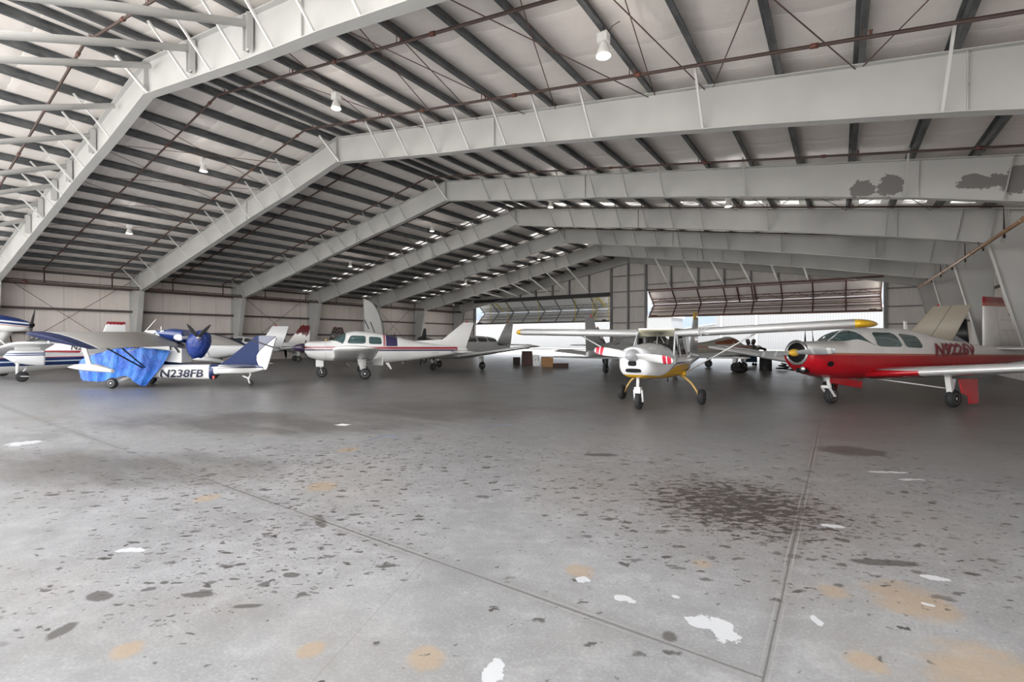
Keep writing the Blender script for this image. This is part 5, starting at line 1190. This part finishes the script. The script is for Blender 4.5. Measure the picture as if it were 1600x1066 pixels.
# upright stored wing, boxes, bag, cart, drum ---------------------
wp = empty('stored_wing', (-26.5, 21.8, 0), math.atan2(.5648, .8252) , category='aircraft wing', label='grey elliptical wing stored upright on its end behind the striped plane')
out = []
for k in range(21):
    t = k / 20; zz = 4.3 * t; w_ = .78 * math.sqrt(max(.004, 1 - max(0, t - .35) ** 2.0 / .4225)); out.append((zz, w_))
rows = [[(-.75 + .0 * zz if False else -.72 + u * 2 * w_ * .95 + (0), .05 * math.sin(PI * u) * s * (1 if w_ > .1 else .3), zz) for u, s in [(j / 8, 1) for j in range(9)] + [(j / 8, -1) for j in range(7, 0, -1)]] for zz, w_ in out]
MB().loft(rows).build('wing_skin', mat('grey_fabric_wing', color=(.43, .43, .42), rough=.55, var=.06), wp)
for x, z0, z1 in ((-.62, 2.2, 2.85), (-.2, 1.9, 2.7), (-.52, 1.2, 1.9)): MB().bar((x, -.06, z1), (x + .32, -.06, z0), .05, .02, up=(0, 1, 0)).build('wing_slot', BLK, wp)
MB().box((-.0, 0, .04), (1.1, .5, .08)).build('storage_foot', TUBE, wp)
def carton(loc, d, label, m_, rz=.6, name='cardboard_box', flap=True):
    r = empty(name, (loc[0], loc[1], 0), rz, category='box', label=label)
    MB().box((0, 0, d[2] / 2), d).build('box_body', m_, r)
    if flap: MB().box((0, 0, d[2] + .006), (d[0] * 1.02, d[1] * .49, .012)).box((0, d[1] * .26, d[2] + .012), (d[0] * 1.02, d[1] * .5, .012)).build('box_lid', m_, r)
    else: MB().box((0, -d[1] / 2 - .004, d[2] * .52), (d[0] * .9, .008, d[2] * .86)).build('front_panel', m_, r)
    return r
BRB = mat('dark_brown_carton', color=(.07, .035, .03), rough=.8, var=.3); TNB = mat('tan_carton', color=(.36, .20, .09), rough=.8, var=.2); DKBX = mat('black_brown_crate', color=(.025, .017, .016), rough=.8)
carton((-14.83, 23.2), (.62, .55, .80), 'tall dark brown box on the floor in front of the left door', BRB)
carton((-15.62, 23.3), (.42, .45, .42), 'low black box left of the tall dark brown box', DKBX)
r = carton((-14.05, 22.95), (.36, .45, .62), 'small white appliance standing between the brown boxes', WHITEM, name='white_cabinet', flap=False)
MB().bar((-.1, -.24, .3), (-.02, -.24, .42), .05, .02).bar((.1, -.24, .28), (.1, -.24, .5), .03, .02).build('handle', BLK, r)
carton((-13.2, 22.7), (.62, .5, .52), 'tan cardboard box right of the white appliance', TNB)
r = carton((-12.2, 22.4), (.8, .35, .22), 'low brown wooden crate on the floor right of the tan cardboard box', BRB, name='wooden_crate', flap=False)
bg = empty('equipment_bag', (-3.68, 23.4, 0), .5, category='bag', label='slumped black bag on the floor under the olive plane')
rings = []
for i in range(12):
    t = i / 11; s_ = math.sqrt(max(.02, 1 - (2 * t - 1) ** 2)); rings.append([(-.36 + .72 * t, .19 * s_ * math.cos(a), max(.0, .15 + .16 * s_ * math.sin(a) * (1 + .15 * math.sin(6 * t + 2 * a)))) for a in [2 * PI * k / 16 for k in range(16)]])
BAGM = mat('black_nylon', color=(.018, .017, .018), rough=.7)
MB().loft(rings).build('bag_body', BAGM, bg); MB().loft([[(-.05 + .14 * math.cos(a) * s_ + .06 * t, .13 * math.sin(a) * s_, .24 + .26 * t) for a in [2 * PI * k / 14 for k in range(14)]] for t, s_ in ((0, 1.), (.4, .95), (.8, .6), (1., .2))]).build('bag_flap', BAGM, bg)
ct = empty('tool_cart', (-4.19, 29.85, 0), .5, category='cart', label='dark blue wheeled tool cart under the olive plane near the right door')
BLUEC = mat('dark_blue_enamel', color=(.02, .06, .13), rough=.4)
MB().box((0, 0, .52), (.72, .45, .62)).build('cabinet', BLUEC, ct); MB().box((0, 0, .85), (.78, .5, .04)).build('top_tray', BLUEC, ct)
for z in (.35, .52, .69): MB().box((0, -.232, z), (.64, .02, .14)).build('drawer', BLUEC, ct)
for a in (-.3, .3):
    for b2 in (-.17, .17): MB().lathe([(.001, -.02), (.08, -.02), (.08, .02), (.001, .02)], (a, b2, .08), (0, 1, 0), 12).bar((a, b2, .08), (a, b2, .22), .04, .04).build('caster', BLK, ct)
dr = empty('steel_drum', (-2.91, 25.9, 0), .2, category='drum', label='black drum standing on the floor left of the red and white plane nose')
MB().lathe([(.27, 0), (.28, .02), (.27, .04), (.27, .27), (.285, .29), (.27, .31), (.27, .55), (.285, .57), (.27, .59), (.27, .80), (.28, .82), (.25, .82), (.25, .80), (.001, .80)], (0, 0, 0), (0, 0, 1), 24).build('drum_body', BAGM, dr); MB().lathe([(.04, 0), (.04, .03), (.001, .03)], (.14, 0, .80), (0, 0, 1), 10).build('bung_cap', CHROME, dr)
hs = empty('hose_coil', (-2.2, 26.3, 0), .5, category='hose', label='black hose lying on the floor beside the black drum')
MB().tube([(.35 * math.cos(a * .6) * (1 - a * .03), .25 * math.sin(a * .6) * (1 - a * .03), .04 + .012 * a) for a in range(0, 26)], .035, 8).build('hose', BAGM, hs); MB().tube([(.34, 0, .04), (.6, -.1, .05), (.75, -.05, .12)], .04, 8).build('nozzle', BAGM, hs)
pp = MB().prism([(-7.25, 5.14, .001), (-7.05, 5.19, .001), (-7.1, 5.31, .001), (-7.27, 5.28, .001)], (0, 0, .002)); pp.build('paper_sheet', WHITEM, loc=(-7.16, 5.2, 0), category='paper', label='scrap of white paper on the floor left of centre')
